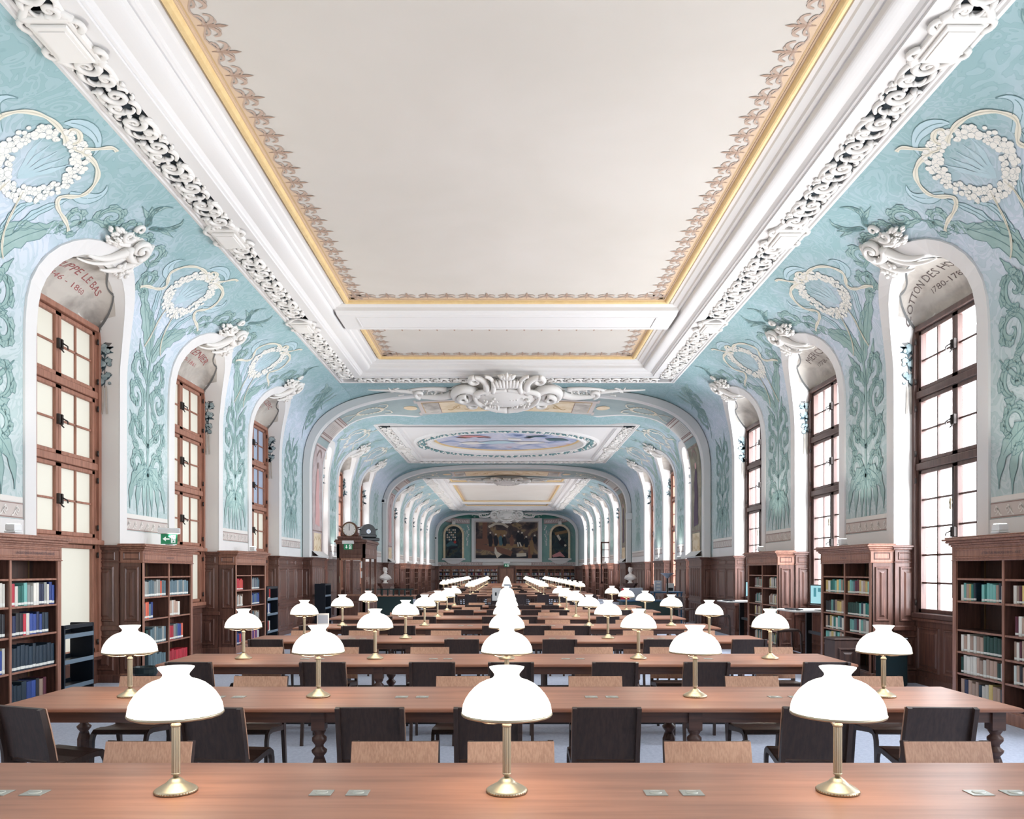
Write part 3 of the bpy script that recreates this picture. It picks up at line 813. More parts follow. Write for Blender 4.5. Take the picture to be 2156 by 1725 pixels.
# ---- windows
def make_window(n,side,a,b,style,where):
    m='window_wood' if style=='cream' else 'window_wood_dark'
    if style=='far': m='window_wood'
    M=MB(); xf=lambda x: side*x
    z0=.42 if (side<0 and a==9.44) else 1.0; z1=5.28
    def bx(MM,y0,y1,za,zb,d0=6.1,d1=6.2,bev=.008): MM.box(xf(d0),xf(d1),y0,y1,za,zb,m,bev)
    bx(M,a,a+.07,z0,z1,6.04,6.22); bx(M,b-.07,b,z0,z1,6.04,6.22); bx(M,a,b,z1-.08,z1,6.04,6.22); bx(M,a,b,z0-.02,z0+.05,6.02,6.22)
    bx(M,a+.07,a+.1,z0,z1,6.08,6.2); bx(M,b-.1,b-.07,z0,z1,6.08,6.2)
    c=(a+b)/2
    cuts=[2.1,3.2,4.26] if style=='cream' else [3.2,4.26]
    for z in cuts: bx(M,a+.05,b-.05,z-.05,z+.05,6.06,6.2)
    if style=='cream' : bx(M,a,b,2.05,2.12,6.0,6.2)
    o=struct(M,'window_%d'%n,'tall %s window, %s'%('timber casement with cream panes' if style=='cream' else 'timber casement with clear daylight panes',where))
    secs=[z0+.05]+[v for z in cuts for v in (z-.05,z+.05)]+[z1-.08]
    G=MB()
    for l in (0,1):
        K=MB(); ya,yb=(a+.1,c-.004) if l==0 else (c+.004,b-.1)
        for s in range(0,len(secs),2):
            za,zb=secs[s]+.005,secs[s+1]-.005; h=zb-za
            rows=2 if h<1.3 else 5
            if style=='cream' and s==0: rows=1
            bx(K,ya,ya+.06,za,zb,6.09,6.16); bx(K,yb-.06,yb,za,zb,6.09,6.16); bx(K,ya,yb,za,za+.06,6.09,6.16); bx(K,ya,yb,zb-.06,zb,6.09,6.16)
            if not(style=='cream' and s==0 and z0<.5): bx(K,(ya+yb)/2-.014,(ya+yb)/2+.014,za,zb,6.11,6.15,.003)
            for r in range(1,rows): bx(K,ya,yb,za+.03+(h-.06)*r/rows-.014,za+.03+(h-.06)*r/rows+.014,6.11,6.15,.003)
            gm='pane_cream' if style=='cream' else 'clear_glass'
            if style=='cream' and a==17.43 and s>=4: gm='pane_blue'
            G.add([(xf(6.135),ya+.05,za+.05),(xf(6.135),yb-.05,za+.05),(xf(6.135),yb-.05,zb-.05),(xf(6.135),ya+.05,zb-.05)],[(0,1,2,3)],gm)
        KC=K.build('casement',o)
    G.build('window_glass',o)
    if style!='far':
        for s in range(0 if style!='cream' else 2,len(secs),2):
            K=MB(); z=(secs[s]+secs[s+1])/2 if s or style=='cream' else 2.2
            K.box(xf(6.05),xf(6.1),c-.05,c-.015,z-.07,z+.07,'iron',.006); K.box(xf(6.05),xf(6.1),c+.015,c+.05,z-.07,z+.07,'iron',.006)
            K.tube([(xf(6.06),c-.03,z-.05),(xf(6.02),c-.03,z-.1),(xf(6.03),c+.02,z-.11)],.01,'iron')
            K.tube([(xf(6.06),c+.03,z+.02),(xf(6.0),c+.06,z-.02),(xf(6.02),c+.1,z-.05)],.01,'iron')
            if style!='cream' and s==0: K.tube([(xf(6.06),c,z-.9),(xf(6.06),c,z+.9)],.011,'iron'); K.lathe([(0,0),(.02,.02),(.014,.06),(.024,.1),(.012,.15),(0,.17)],'brass',10,(xf(6.03),c,2.5))
            K.build('window_latch',KC)
        for s in range(0,len(secs),2):
            for zz in (secs[s]+.15,secs[s+1]-.15):
                K=MB(); K.tube([(xf(6.05),b-.085,zz-.04),(xf(6.05),b-.085,zz+.04)],.014,'iron'); K.build('hinge',KC)
                K=MB(); K.tube([(xf(6.05),a+.085,zz-.04),(xf(6.05),a+.085,zz+.04)],.014,'iron'); K.build('hinge',KC)
    return o
cnt=0
ordn=['first','second','third','fourth','fifth','sixth','seventh','eighth','ninth','tenth','eleventh','twelfth','thirteenth','fourteenth','fifteenth','sixteenth','seventeenth','eighteenth','nineteenth','twentieth']
for ri,(y0,y1,ops,zt,zc,det) in enumerate(ROOMS):
    for side in (-1,1):
        vis=[o for o in ops if o[1]>4]
        for k,(a,b) in enumerate(vis):
            cnt+=1; st='far' if ri else ('cream' if side<0 else 'clear')
            make_window(cnt,side,a,b,st,'%s wall, %s of the %s stretch'%('left' if side<0 else 'right',ordn[k],('near','middle','far')[ri]))
# ---- floor and the wall behind the camera
M=MB(); M.box(-6.3,6.3,-8.5,66,-.1,0,'carpet'); struct(M,'floor','pale grey blue carpeted floor')
M=MB(); M.box(-6.3,6.3,-8.7,-8.5,0,7.6,'plaster'); struct(M,'wall_back')
# ---- transverse arches
AO=[(5.8,2.05),(5.8,3.4),(5.8,4.5),(5.79,4.8),(5.74,5.2),(5.62,5.55),(5.44,5.87),(5.18,6.13),(4.8,6.37),(4.36,6.55),(3.7,6.7),(2.9,6.79),(2.0,6.85),(1,6.88),(0,6.89)]
AI=[(5.56,2.05),(5.56,3.4),(5.56,4.5),(5.52,4.95),(5.42,5.35),(5.25,5.64),(5.0,5.9),(4.54,6.2),(3.65,6.48),(2.6,6.62),(1.4,6.69),(0,6.70)]
def catm(P,n=8):
    Q=[]; 
    for i in range(len(P)-1):
        p0=P[max(i-1,0)];p1=P[i];p2=P[i+1];p3=P[min(i+2,len(P)-1)]
        if i+2>len(P)-1: p3=(-p1[0],p1[1])
        for k in range(n):
            t=k/n; Q.append(tuple(.5*(2*b+(c_-a)*t+(2*a-5*b+4*c_-d)*t*t+(-a+3*b-3*c_+d)*t**3) for a,b,c_,d in zip(p0,p1,p2,p3)))
    Q.append(P[-1]); return Q
def resamp(P,N):
    S=[0]
    for i in range(1,len(P)): S.append(S[-1]+math.dist(P[i],P[i-1]))
    R=[];i=0
    for k in range(N+1):
        s=S[-1]*k/N
        while i<len(S)-2 and S[i+1]<s: i+=1
        t=(s-S[i])/(S[i+1]-S[i]); R.append((P[i][0]+(P[i+1][0]-P[i][0])*t,P[i][1]+(P[i+1][1]-P[i][1])*t))
    return R,S[-1]
def full_arch(P,kz,N=40):
    P=[(x,4.5+(z-4.5)*kz if z>4.5 else z) for x,z in P]
    R,_=resamp(catm(P),N)
    L_=[(-x,z) for x,z in R]; return L_+[(x,z) for x,z in R[-2::-1]]
def build_arch(y0,y1,kz,idx,soffit=True):
    O=full_arch(AO,kz); I=full_arch(AI,kz); n=len(O)
    M=MB(); f0=y0-.06
    # rounded face band: three strips
    for a,b,ya,yb in ((0,.12,y0,f0),(.12,.88,f0,f0),(.88,1,f0,f0+.05)):
        vs=[]
        for k in range(n):
            for t,y in ((a,ya),(b,yb)):
                vs.append((O[k][0]+(I[k][0]-O[k][0])*t,y,O[k][1]+(I[k][1]-O[k][1])*t))
        M.add(vs,[(2*k,2*k+1,2*k+3,2*k+2) for k in range(n-1)],'plaster')
    if soffit:
        S=[0]
        for k in range(1,n): S.append(S[-1]+math.dist(I[k],I[k-1]))
        tot=S[-1]; D=y1-y0
        def SX(x): 
            u=max(0,min(1,(4.6-abs(x))/2.6)); return 1+1.1*(3*u*u-2*u**3)
        def f(q,v,off):
            q=max(0,min(tot,q)); i=0
            while i<n-2 and S[i+1]<q: i+=1
            t=(q-S[i])/(S[i+1]-S[i]); x=I[i][0]+(I[i+1][0]-I[i][0])*t; z=I[i][1]+(I[i+1][1]-I[i][1])*t
            tx,tz=(I[i+1][0]-I[i][0])/(S[i+1]-S[i]),(I[i+1][1]-I[i][1])/(S[i+1]-S[i])
            return Vector((x+tz*off, y0+v*SX(x), z-tx*off-.06*(SX(x)-1)*v/1.5))
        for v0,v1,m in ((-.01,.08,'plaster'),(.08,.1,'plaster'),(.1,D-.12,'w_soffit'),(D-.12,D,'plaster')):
            vs=[]
            for k in range(n):
                sx_=SX(I[k][0]); vs+=[(I[k][0],y0+v0*sx_,I[k][1]-.06*(sx_-1)*max(0,v0)/1.5),(I[k][0],y0+v1*sx_,I[k][1]-.06*(sx_-1)*v1/1.5)]
            M.add(vs,[(2*k,2*k+1,2*k+3,2*k+2) for k in range(n-1)],m)
        vc=D/2-.01; hw=D/2-.14; mid=tot/2
        for sg in (-1,1):
            def g(q,v,off): return f(mid+sg*(mid-q),v,off) if sg>0 else f(q,v,off)
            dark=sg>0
            def pp(q0,q1,v0,v1,m,off):
                k=max(1,int((q1-q0)/.12)); st=(q1-q0)/k
                M.add([g(q0+st*i,v_,off) for i in range(k+1) for v_ in (v0,v1)],[(2*i,2*i+1,2*i+3,2*i+2) for i in range(k)],m)
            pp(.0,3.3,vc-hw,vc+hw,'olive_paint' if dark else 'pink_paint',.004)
            pp(.12,.72,vc-hw*.75,vc+hw*.75,'cream_paint',.008)
            for s2 in (-1,1):
                ribbon(M,g,[(.2+(x)*.45,vc+s2*(.04+y*.4)) for x,y in ((0,0),(.3,.5),(.1,.9),(.6,.95),(.9,.5),(.7,.2),(1,.05))],.014,'cream_dark',.012)
            for e0,e1 in ((.08,.1),(.76,.8),(3.22,3.26)): pp(e0,e1,vc-hw*.95,vc+hw*.95,'strip_line',.01)
            for s2 in (-1,1): ribbon(M,g,[(.1,vc+s2*hw*.86),(3.2,vc+s2*hw*.86)],.012,'strip_line',.01)
            # painted standing figure
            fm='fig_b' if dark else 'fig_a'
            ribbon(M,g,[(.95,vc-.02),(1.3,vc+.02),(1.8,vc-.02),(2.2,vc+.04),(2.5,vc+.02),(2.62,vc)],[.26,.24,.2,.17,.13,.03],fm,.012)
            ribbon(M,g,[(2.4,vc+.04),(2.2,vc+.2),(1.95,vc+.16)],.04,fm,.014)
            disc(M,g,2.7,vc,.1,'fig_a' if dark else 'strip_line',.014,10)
            ribbon(M,g,[(2.95,vc-.25),(3.1,vc-.15),(3.15,vc),(3.1,vc+.15),(2.95,vc+.25)],.04,'strip_line',.012)
            # moulded bands at the springing
            b0=3.5
            pp(b0,b0+.75,vc-hw,vc+hw,'strip' if not dark else 'shell_light',.006)
            for q in (b0,b0+.1,b0+.14,b0+.6,b0+.7,b0+.75): pp(q,q+.03,vc-hw,vc+hw,'strip_line',.01)
            for k in range(7): ribbon(M,g,bez((b0+.2,vc-hw+.12+k*.15),(b0+.3,vc-hw+.06+k*.15),(b0+.4,vc-hw+.18+k*.15),(b0+.52,vc-hw+.12+k*.15),6),.016,'shell',.011)
            # wreath with ribbons
            qc=5.1
            for i in range(40):
                th=2*PI*i/40; disc(M,g,qc+.36*math.cos(th)+.02*math.sin(i*3),vc+.27*math.sin(th),.045,'ribbon' if i%2 else 'cream_paint',.01+.0004*(i%4),6)
            for s2 in (-1,1):
                ribbon(M,g,bez((qc+.3,vc),(qc+.6,vc+s2*.1),(qc+.7,vc+s2*.5),(qc+.35,vc+s2*.42),12),.02,'ribbon',.012)
                ribbon(M,g,bez((qc-.3,vc),(qc-.6,vc+s2*.1),(qc-.6,vc+s2*.4),(qc-.8,vc+s2*.3),12),.02,'ribbon',.012)
        # cream panel across the crown
        L=2.65; pq=lambda q0,q1,v0,v1,m,off: [M.add([f(mid+q0+(q1-q0)*i/8,v0,off),f(mid+q0+(q1-q0)*(i+1)/8,v0,off),f(mid+q0+(q1-q0)*(i+1)/8,v1,off),f(mid+q0+(q1-q0)*i/8,v1,off)],[(0,1,2,3)],m) for i in range(8)]
        pq(-L,L,vc-.42,vc+.42,'strip',.006); pq(-L+.12,L-.12,vc-.34,vc+.34,'cream_dark',.01); pq(-L+.15,L-.15,vc-.31,vc+.31,'cream_paint',.014)
        for sg in (-1,1):
            pq(sg*(L-.62),sg*(L-.15),vc-.31,vc+.31,'shell',.018); pq(sg*(L-.64),sg*(L-.62),vc-.31,vc+.31,'strip_line',.02)
            pq(sg*(L),sg*(L+.07),vc-.5,vc-.3,'strip',.01);pq(sg*(L),sg*(L+.07),vc+.3,vc+.5,'strip',.01)
            def g2(a,b,off): return f(mid+sg*a,vc+b,off)
            for x in (.5,1.0,1.5):
                ribbon(M,g2,bez((x-.25,-.1),(x,-.3),(x+.1,.3),(x+.3,.12),12),.022,'cream_dark',.02); ribbon(M,g2,spiral(x,.02,.12,0,1.2*sg,12),.016,'cream_dark',.02)
            disc(M,g2,L+.25,0,.2,'cream_paint',.012,12,.15)
    # spandrel in front, painted
    T=7.35
    A=MB(); vs=[]
    Q=[]
    for (x,z) in O:
        if abs(x)>5.05: Q.append((math.copysign(6.24,x),z))
        else: Q.append((x,T))
    for k in range(n): vs+=[(O[k][0],y0,O[k][1]),(Q[k][0],y0,Q[k][1])]
    fs=[(2*k,2*k+1,2*k+3,2*k+2) for k in range(n-1)]
    A.add(vs,fs,'w_mural')
    for sg in (-1,1): A.add([(sg*5.0,y0+.001,6.6),(sg*6.24,y0+.001,5.6),(sg*6.24,y0+.001,T),(sg*4.9,y0+.001,T)],[(0,1,2,3)],'w_mural')
    A.quad((-6.24,y1,7.0),(6.24,y1,7.0),(6.24,y1,T),(-6.24,y1,T),'plaster')
    def fs_(a,b,off): return Vector((a,y0-off,b))
    if False:
        for sg in (-1,1):
            def g3(a,b,off): return Vector((sg*a,y0-off,b))
            for (x,z,r,tr) in ((4.95,6.52,.15,1.3),(4.55,6.62,.12,-1.2),(4.15,6.74,.09,1.2)):
                scroll(A,g3,x,z,r,0,tr,.025,1,4)
            for k in range(6): leaf(A,g3,bez((4.9-.4*k,6.62+.02*k),(4.7-.4*k,6.68+.02*k),(4.5-.4*k,6.84),(4.35-.4*k,6.78+.012*k),10),.035,4)
    A.build('spandrel_panel') if False else None
    o=len(M.v); append(M,A,lambda v:v)
    struct(M,'wall_arch' if False else 'trim_%d'%(10+idx),'%s white stucco arch crossing the hall with painted soffit'%('near','middle','far')[idx])
    # wooden pier cladding
    W=MB()
    for side in (-1,1):
        x0_,x1_=sidebox(side,5.52,6.24); wblock(W,x0_,x1_,y0-.02,y1,'oak')
        wface(W,((-6.2 if side<0 else 5.54),y0-.02,0),(1,0,0),(0,-1,0),.66,npan=1)
        for k in range(5):
            yy=y0+.12+k*(y1-y0-.24)/5; panel(W,(side*5.52,yy,0),(0,1,0),(-side,0,0),(y1-y0-.24)/5,.9,1.78,inset=.03); panel(W,(side*5.52,yy,0),(0,1,0),(-side,0,0),(y1-y0-.24)/5,.14,.74,inset=.03)
        xs=sidebox(side,5.38,5.9); W.box(*xs,y0+.1,y1-.02,2.05,2.09,'plaster',.01); 
        W.add([(side*5.56,y0+.1,2.25),(side*5.36,y0+.05,2.09),(side*5.36,y1,2.09),(side*5.56,y1-.05,2.25)],[(0,1,2,3)],'plaster')
    struct(W,'trim_%d'%(20+idx),'oak cladding at the foot of the %s arch'%('near','middle','far')[idx])
build_arch(21.85,23.3,1,0); build_arch(35.8,37.4,.89,1); build_arch(62.2,62.9,.82,2,False)
# ---- ceilings
def frieze_run(M,x,sg,y0,y1,zr,step,unit,blocks):
    """scrollwork along a long side; x = outer edge, sg = +1 when the recess lies towards +x"""
    n=int((y1-y0)/step); st=(y1-y0)/n
    for i in range(n):
        yc=y0+st*(i+.5)
        if any(abs(yc-b)<.42 for b in blocks): continue
        fl=1 if i%2 else -1
        def fn(v):
            u=v.x*st/.5; w=v.y if fl>0 else .39-v.y
            return (x+sg*w, y0+st*i+u, zr-.02-v.z*.9)
        append(M,unit,fn)
for ri,(y0,y1,ops,zt,zc,det) in enumerate(ROOMS):
    M=MB(); yb=y0+1.75 if ri else -6.5; ye=y1-1.8
    XC=4.36
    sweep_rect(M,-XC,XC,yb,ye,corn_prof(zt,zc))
    # flat green margin between the cove and the coffer at the ends
    kk=(zt-4.5)/(6.558-4.5)
    for e in (0,1):
        a,b=((y0,yb+.02),(ye-.02,y1))[e]; kz=(1,.89,.82)[ri] if e else (1,1,.89)[ri]
        V_=[p for p in full_arch(AO,1,60) if abs(p[0])<=4.45]; vs=[]
        for (x,z) in V_:
            u=1-abs(x)/4.4; base=4.5+(z-4.5)*kk
            t=max(0,min(1,u*4))
            far=base+(4.5+(z-4.5)*kz-base)*t
            if e: vs+=[(x,a,max(far,zt)),(x,b,far)]
            else: vs+=[(x,a,max(base,min(far,base+(4.5+(6.76-4.5)*kz-base)*t))+.02),(x,b,base+(zt-base)*t)]
        M.add(vs,[(2*i,2*i+1,2*i+3,2*i+2) for i in range(len(V_)-1)],'w_mural',True)
    zr=zt+.1*KC
    if ri==0:
        bl=[7.05,11.25,15.35]
        frieze_run(M,-XC+.123,1,5.4,19.5,zr,.47,FU,bl); frieze_run(M,XC-.123,-1,5.4,19.5,zr,.47,FU,bl)
    else:
        bl=[30.0] if ri==1 else [42,46,50,54,58]
        frieze_run(M,-XC+.123,1,yb+.4,ye-.4,zr,.5,FU0,bl); frieze_run(M,XC-.123,-1,yb+.4,ye-.4,zr,.5,FU0,bl)
    for b in bl:
        for sg in (-1,1): append(M,CB,lambda v,b=b,sg=sg:(sg*(4.27-v.y),b+v.x,zr-.06-v.z*.8))
    # end friezes run across
    nE=16
    for i in range(nE):
        xx=-3.9+i*7.8/nE
        append(M,FU0 if ri else FU,lambda v,xx=xx: (xx+v.x*.487/.5, ye-.123-v.y*.94, zr-.02-v.z*.9))
    top=0
    def flat(xa,xb,ya,yb_,z,m): M.quad((xa,ya,z),(xb,ya,z),(xb,yb_,z),(xa,yb_,z),m)
    X=XC-1.29*KC
    if ri==0:
        flat(-X,X,-5.3,19.0,zc,'ceiling_paint')
        for ya,yb_ in ((-5.2,14.92),(16.25,18.82)):
            gold_frame(M,-X,X,ya,yb_,zc); fleurs(M,-X,X,ya,yb_,zc,5.5)
        # cross beam
        bp=[(14.92,zc+.02),(14.92,zc-.05),(14.98,zc-.09),(15.0,zc-.15),(15.1,zc-.17),(15.14,zc-.19),(16.03,zc-.19),(16.08,zc-.17),(16.17,zc-.15),(16.2,zc-.09),(16.25,zc-.05),(16.25,zc+.02)]
        for (p,q) in zip(bp,bp[1:]): M.quad((-X-.2,p[0],p[1]),(X+.2,p[0],p[1]),(X+.2,q[0],q[1]),(-X-.2,q[0],q[1]),'plaster')
        for (i_,z_) in ((.18,.2),(.2,.215),(.24,.215)): pass
        sweep_rect(M,-X+.15,X-.15,15.25,15.92,[(0,zc-.19,'plaster'),(.01,zc-.205,'plaster'),(.03,zc-.205,'plaster'),(.045,zc-.18,'plaster'),(.06,zc-.18,'plaster')])
        flat(-X+.2,X-.2,15.3,15.87,zc-.195,'plaster')
    elif ri==2:
        flat(-X,X,yb+1.1,ye-1.1,zc,'ceiling_paint')
        gold_frame(M,-X,X,yb+1.2,yb+4.0,zc); gold_frame(M,-X,X,yb+4.9,ye-4.9,zc); gold_frame(M,-X,X,ye-4.0,ye-1.2,zc)
        for ya in (yb+4.0,ye-4.9): M.box(-X-.1,X+.1,ya,ya+.9,zc-.15,zc+.02,'plaster',.02)
        fleurs(M,-X,X,yb+4.9,ye-4.9,zc,0,0,.6)
    else:
        # oval opening in a flat field
        cy=29.3; ax,ay=2.8,2.45; N_=64; z1=zt+.1
        rx=lambda t,k,z: (t[0]*k[0], cy+t[1]*k[1], z)
        T=[(math.cos(2*PI*i/N_),math.sin(2*PI*i/N_)) for i in range(N_)]
        x1_,ya,yb2=XC-.8*KC,yb+.8*KC,ye-.8*KC
        outer=[]
        for (c_,s_) in T:      # ray to rectangle
            k=min(x1_/abs(c_) if abs(c_)>1e-6 else 1e9, ((yb2-cy) if s_>0 else (cy-ya))/abs(s_) if abs(s_)>1e-6 else 1e9)
            outer.append((c_*k,cy+s_*k,z1))
        rings=[[(c_*(ax+a),cy+s_*(ay+a),z1+dz) for (c_,s_) in T] for a,dz in ((.72,0),(.7,-.06),(.62,-.08),(.6,-.02),(.22,-.02),(.2,-.07),(.12,-.07),(.1,0),(0,.14),(-.02,.1),(-.07,.08),(-.12,.12))]
        mm=['plaster']*6+['plaster','plaster','reveal','gold','gold','gold']
        prev=outer
        for R_,m_ in zip(rings,mm):
            for i in range(N_): M.quad(prev[i],prev[(i+1)%N_],R_[(i+1)%N_],R_[i],m_)
            prev=R_
        M.add(prev,[tuple(range(N_))],'sky_painting')
        rnd=random.Random(2)
        # laurel ring
        for i in range(230):
            th=2*PI*i/230; k=rnd.uniform(.3,.52); p=Vector((math.cos(th)*(ax+k),cy+math.sin(th)*(ay+k),z1-.03)); d=Vector((math.cos(th+rnd.uniform(.6,2.4)),math.sin(th+rnd.uniform(.6,2.4)),0))
            M.tube([p,p+d*.1-Vector((0,0,.03)),p+d*.2],[.03,.05,.01],'leaf_line' if i%3 else 'w_stucco',5)
        # loose painted clouds and draped figures, generic
        zf=z1+.115
        def fc(a,b,off): return Vector((a,cy+b,zf-off))
        for (x,y,l,w_,an,m_) in ((-1.2,-.9,1.3,.2,.25,'pt_pink'),(-1.4,-.75,1.0,.13,-.2,'pt_brown'),(-.9,-.7,.7,.1,.5,'pt_dark'),(.3,-.3,.7,.22,.7,'strip_light'),(1.1,-.9,.8,.14,.1,'pt_teal'),(.9,-.7,.6,.1,-.5,'pt_dark'),(-.3,.4,1.6,.35,-.05,'w_leaf_sky'),(.9,.5,1.4,.3,.1,'strip_light'),(-1.3,.6,1.1,.3,.1,'strip_light'),(1.9,-.2,1.0,.3,.4,'pt_teal')):
            L_=l/2; ribbon(M,fc,[(x-L_*math.cos(an),y-L_*math.sin(an)),(x-L_*.4*math.cos(an),y-L_*.4*math.sin(an)+.06),(x+L_*.3*math.cos(an),y+L_*.3*math.sin(an)-.05),(x+L_*math.cos(an),y+L_*math.sin(an))],[.02,w_,w_*.8,.02],m_,.01+.002*l)
        for sg in (-1,1):
            for yy in (ya+.1,yb2-.1):
                pass
    M.box(-6.6,6.6,y0-.01,y1+.01,7.5,7.6,'plaster')
    struct(M,'ceiling','%s ceiling bay with white coffer mouldings %s'%(('near','middle','far')[ri],('and gold framed cream panels','around an oval sky painting','and gold framed cream panel')[ri]))
# ---- end wall
YE=63.3
M=MB(); M.quad((-6.3,YE,0),(6.3,YE,0),(6.3,YE,7.2),(-6.3,YE,7.2),'teal_dark'); M.quad((-6.3,62.2,6.9),(6.3,62.2,6.9),(6.3,YE,6.9),(-6.3,YE,6.9),'plaster')
for sg in (-1,1): M.quad((sg*6.2,62.2,0),(sg*6.2,YE,0),(sg*6.2,YE,7),(sg*6.2,62.2,7),'w_mural')
def fe(a,b,off): return Vector((a,YE-off,b))
def rect(x0,x1,z0,z1,m,off): M.add([fe(x0,z0,off),fe(x1,z0,off),fe(x1,z1,off),fe(x0,z1,off)],[(0,1,2,3)],m)
vs=[]; xs=[-4.4+8.8*i/24 for i in range(25)]
for x in xs: vs+=[fe(x,5.95+.02*abs(x),.006),fe(x,6.55-.012*x*x,.006)]
M.add(vs,[(2*i,2*i+1,2*i+3,2*i+2) for i in range(24)],'teal_deep')
rect(-6.2,6.2,1.9,2.12,'w_soffit',.004); rect(-6.2,6.2,2.12,2.34,'pink_paint',.008); rect(-6.2,6.2,2.34,2.38,'strip_light',.01)
for k in range(60): disc(M,fe,-6+k*.2,2.23,.05,'strip_light',.012,6)
for sg in (-1,1):
    P=[(3.05,5.72),(3.9,5.74),(4.7,5.84),(5.6,6.05)]
    ribbon(M,lambda a,b,o: fe(sg*a,b,o),P,.17,'pink_paint',.01); ribbon(M,lambda a,b,o: fe(sg*a,b+.19,o),P,.02,'strip_line',.014); ribbon(M,lambda a,b,o: fe(sg*a,b-.19,o),P,.02,'strip_line',.014)
    for k in range(11): 
        x=3.2+k*.2; ribbon(M,lambda a,b,o: fe(sg*a,b,o),[(x,5.64+k*.016),(x+.1,5.8+k*.016)],.03,'strip_light',.016)
    # festoons
    rnd=random.Random(4)
    for k in range(70):
        t=rnd.random(); x=4.36+ (1 if rnd.random()<.5 else -1)*(.3+.75*t); z=5.5-.9*t*t-.1*rnd.random(); disc(M,lambda a,b,o: fe(sg*a,b,o),x,z,rnd.uniform(.04,.08),'fruit' if k%2 else 'w_leaf',.014+.0003*k,6)
    for k in range(24): disc(M,lambda a,b,o: fe(sg*a,b,o),3.2+rnd.uniform(-.09,.09),5.4-k*.07,.06,'strip_light' if k%2 else 'fruit',.014+.0003*k,6)
struct(M,'wall_far','far end wall, dark teal with painted festoons and border')
# ---------------------------------------------------------------- stucco crests
cc=crown_cartouche(1); first=None
for ri,(y0,y1,ops,zt,zc,det) in enumerate(ROOMS):
    cv=COVES[ri]
    for side in (-1,1):
        vis=[o for o in ops if o[1]>7]
        for k,(a,b) in enumerate(vis):
            if b-a<1.5: continue
            c=(a+b)/2; sc=SPR+(b-a)/2+.24
            p=cv.at(side,c,sc,.03); ex=Vector((0,1,0)); ey=(cv.at(side,c,sc+.3,0)-cv.at(side,c,sc-.3,0)).normalized(); ez=ex.cross(ey)
            if ez.x*side>0: ez=-ez
            MM=MB(); append(MM,cc,lambda v: ex*v.x+ey*v.y+ez*v.z)
            key='m%d%d'%(ri,side)
            if key not in globals():
                o=MM.build('stucco_cartouche'); globals()[key]=o
            else: o=globals()[key].copy(); COL.objects.link(o)
            o.location=p
            tag(o,'white stucco scroll crest above the %s window of the %s wall, %s stretch'%(ordn[k],'left' if side<0 else 'right',('near','middle','far')[ri]),'ornament','scroll crests over the window arches')
bc=big_cartouche()
for (y,z,s,up,nm) in ((20.25,6.5,1.22,(0,-1,.2),'near'),(38.6,6.33,1.0,(0,-1,.12),'middle'),(61.6,6.25,1.1,(0,-.25,1),'far')):
    U=Vector(up).normalized(); Rt=Vector((1,0,0)); No=Rt.cross(U)
    if No.y>0: No=-No
    if nm=='far': No=Vector((0,-1,-.25)).normalized()
    MM=MB(); append(MM,bc,lambda v: Rt*(v.x*s)+U*(v.y*s*(1.35 if nm=='near' else 1))+No*(v.z*s))
    o=MM.build('shield_cartouche'); o.location=(0,y,z); tag(o,'large white stucco shield crest at the crown of the %s arch'%nm,'ornament')
# ---------------------------------------------------------------- tables
HT=.75
def table_leg():
    M=MB(); m='table_dark'
    M.box(-.045,.045,-.045,.045,.59,.722,m,.006)
    M.lathe([(.03,.0),(.034,.02),(.03,.05),(.04,.075),(.046,.09),(.04,.1),(.034,.12)],m,12)
    M.lathe([(.034,.12),(.046,.16),(.05,.3),(.05,.36),(.036,.4)],m,16,flute=(.14,.37,.88),smooth=False)
    M.lathe([(.036,.4),(.03,.415),(.05,.44),(.053,.455),(.03,.475),(.028,.49),(.05,.52),(.05,.54),(.03,.56),(.045,.585),(.045,.595)],m,14)
    return M
LEG=None; OUT=None
def outlet(parent,x,y):
    global OUT
    if OUT is None:
        M=MB(); M.box(-.045,.045,-.04,.04,.75,.7535,'outlet',.001); M.lathe([(.026,.7535),(.026,.7555),(.0,.7555)],'outlet_light',16); M.box(-.024,.024,-.006,.006,.7555,.757,'outlet',.001)
        OUT=M.build('power_outlet',parent); o=OUT
    else: o=OUT.copy(); COL.objects.link(o); o.parent=parent
    o.location=(x,y,0)
def make_table(x0,x1,detail=True,legs=None,outs=None):
    global LEG
    t=thing('reading_table','x','table')
    M=MB(); M.box(x0,x1,-.49,.49,.722,.75,'table_wood',.007); M.build('tabletop',t)
    M=MB()
    for y in (-.42,.42): M.box(x0+.12,x1-.12,y-.012,y+.012,.645,.722,'table_dark')
    for x in (x0+.12,x1-.12): M.box(x-.012,x+.012,-.42,.42,.645,.722,'table_dark')
    M.build('apron',t)
    M=MB(); M.box(x0+.2,x1-.2,-.03,.03,.07,.11,'black',.005); 
    for x in legs[::1]: M.box(x-.02,x+.02,-.38,.38,.07,.1,'black',.004)
    M.build('stretcher',t)
    for x in legs:
        for y in (-.405,.405):
            if LEG is None: LEG=table_leg().build('leg',t); o=LEG
            else: o=LEG.copy(); COL.objects.link(o); o.parent=t
            o.location=(x,y,0)
    for x in outs: outlet(t,x,-.02)
    return t
TABY=[3.2+2.42*i for i in range(8)]; TABY2=[28.8+2.42*i for i in range(12)]
OX=[-2.1,-1.95,-.765,-.615,.615,.765,1.95,2.1]
t0=make_table(-3.45,3.45,legs=[-3.31,-1.27,1.27,3.31],outs=OX)
def rowname(i): return ('front','second','third','fourth','fifth','sixth','seventh','eighth')[i]
t0.location=(0,TABY[0],0); t0['label']='long oak reading table nearest the camera, with brass lamps and inset outlets'; t0['group']='reading tables'
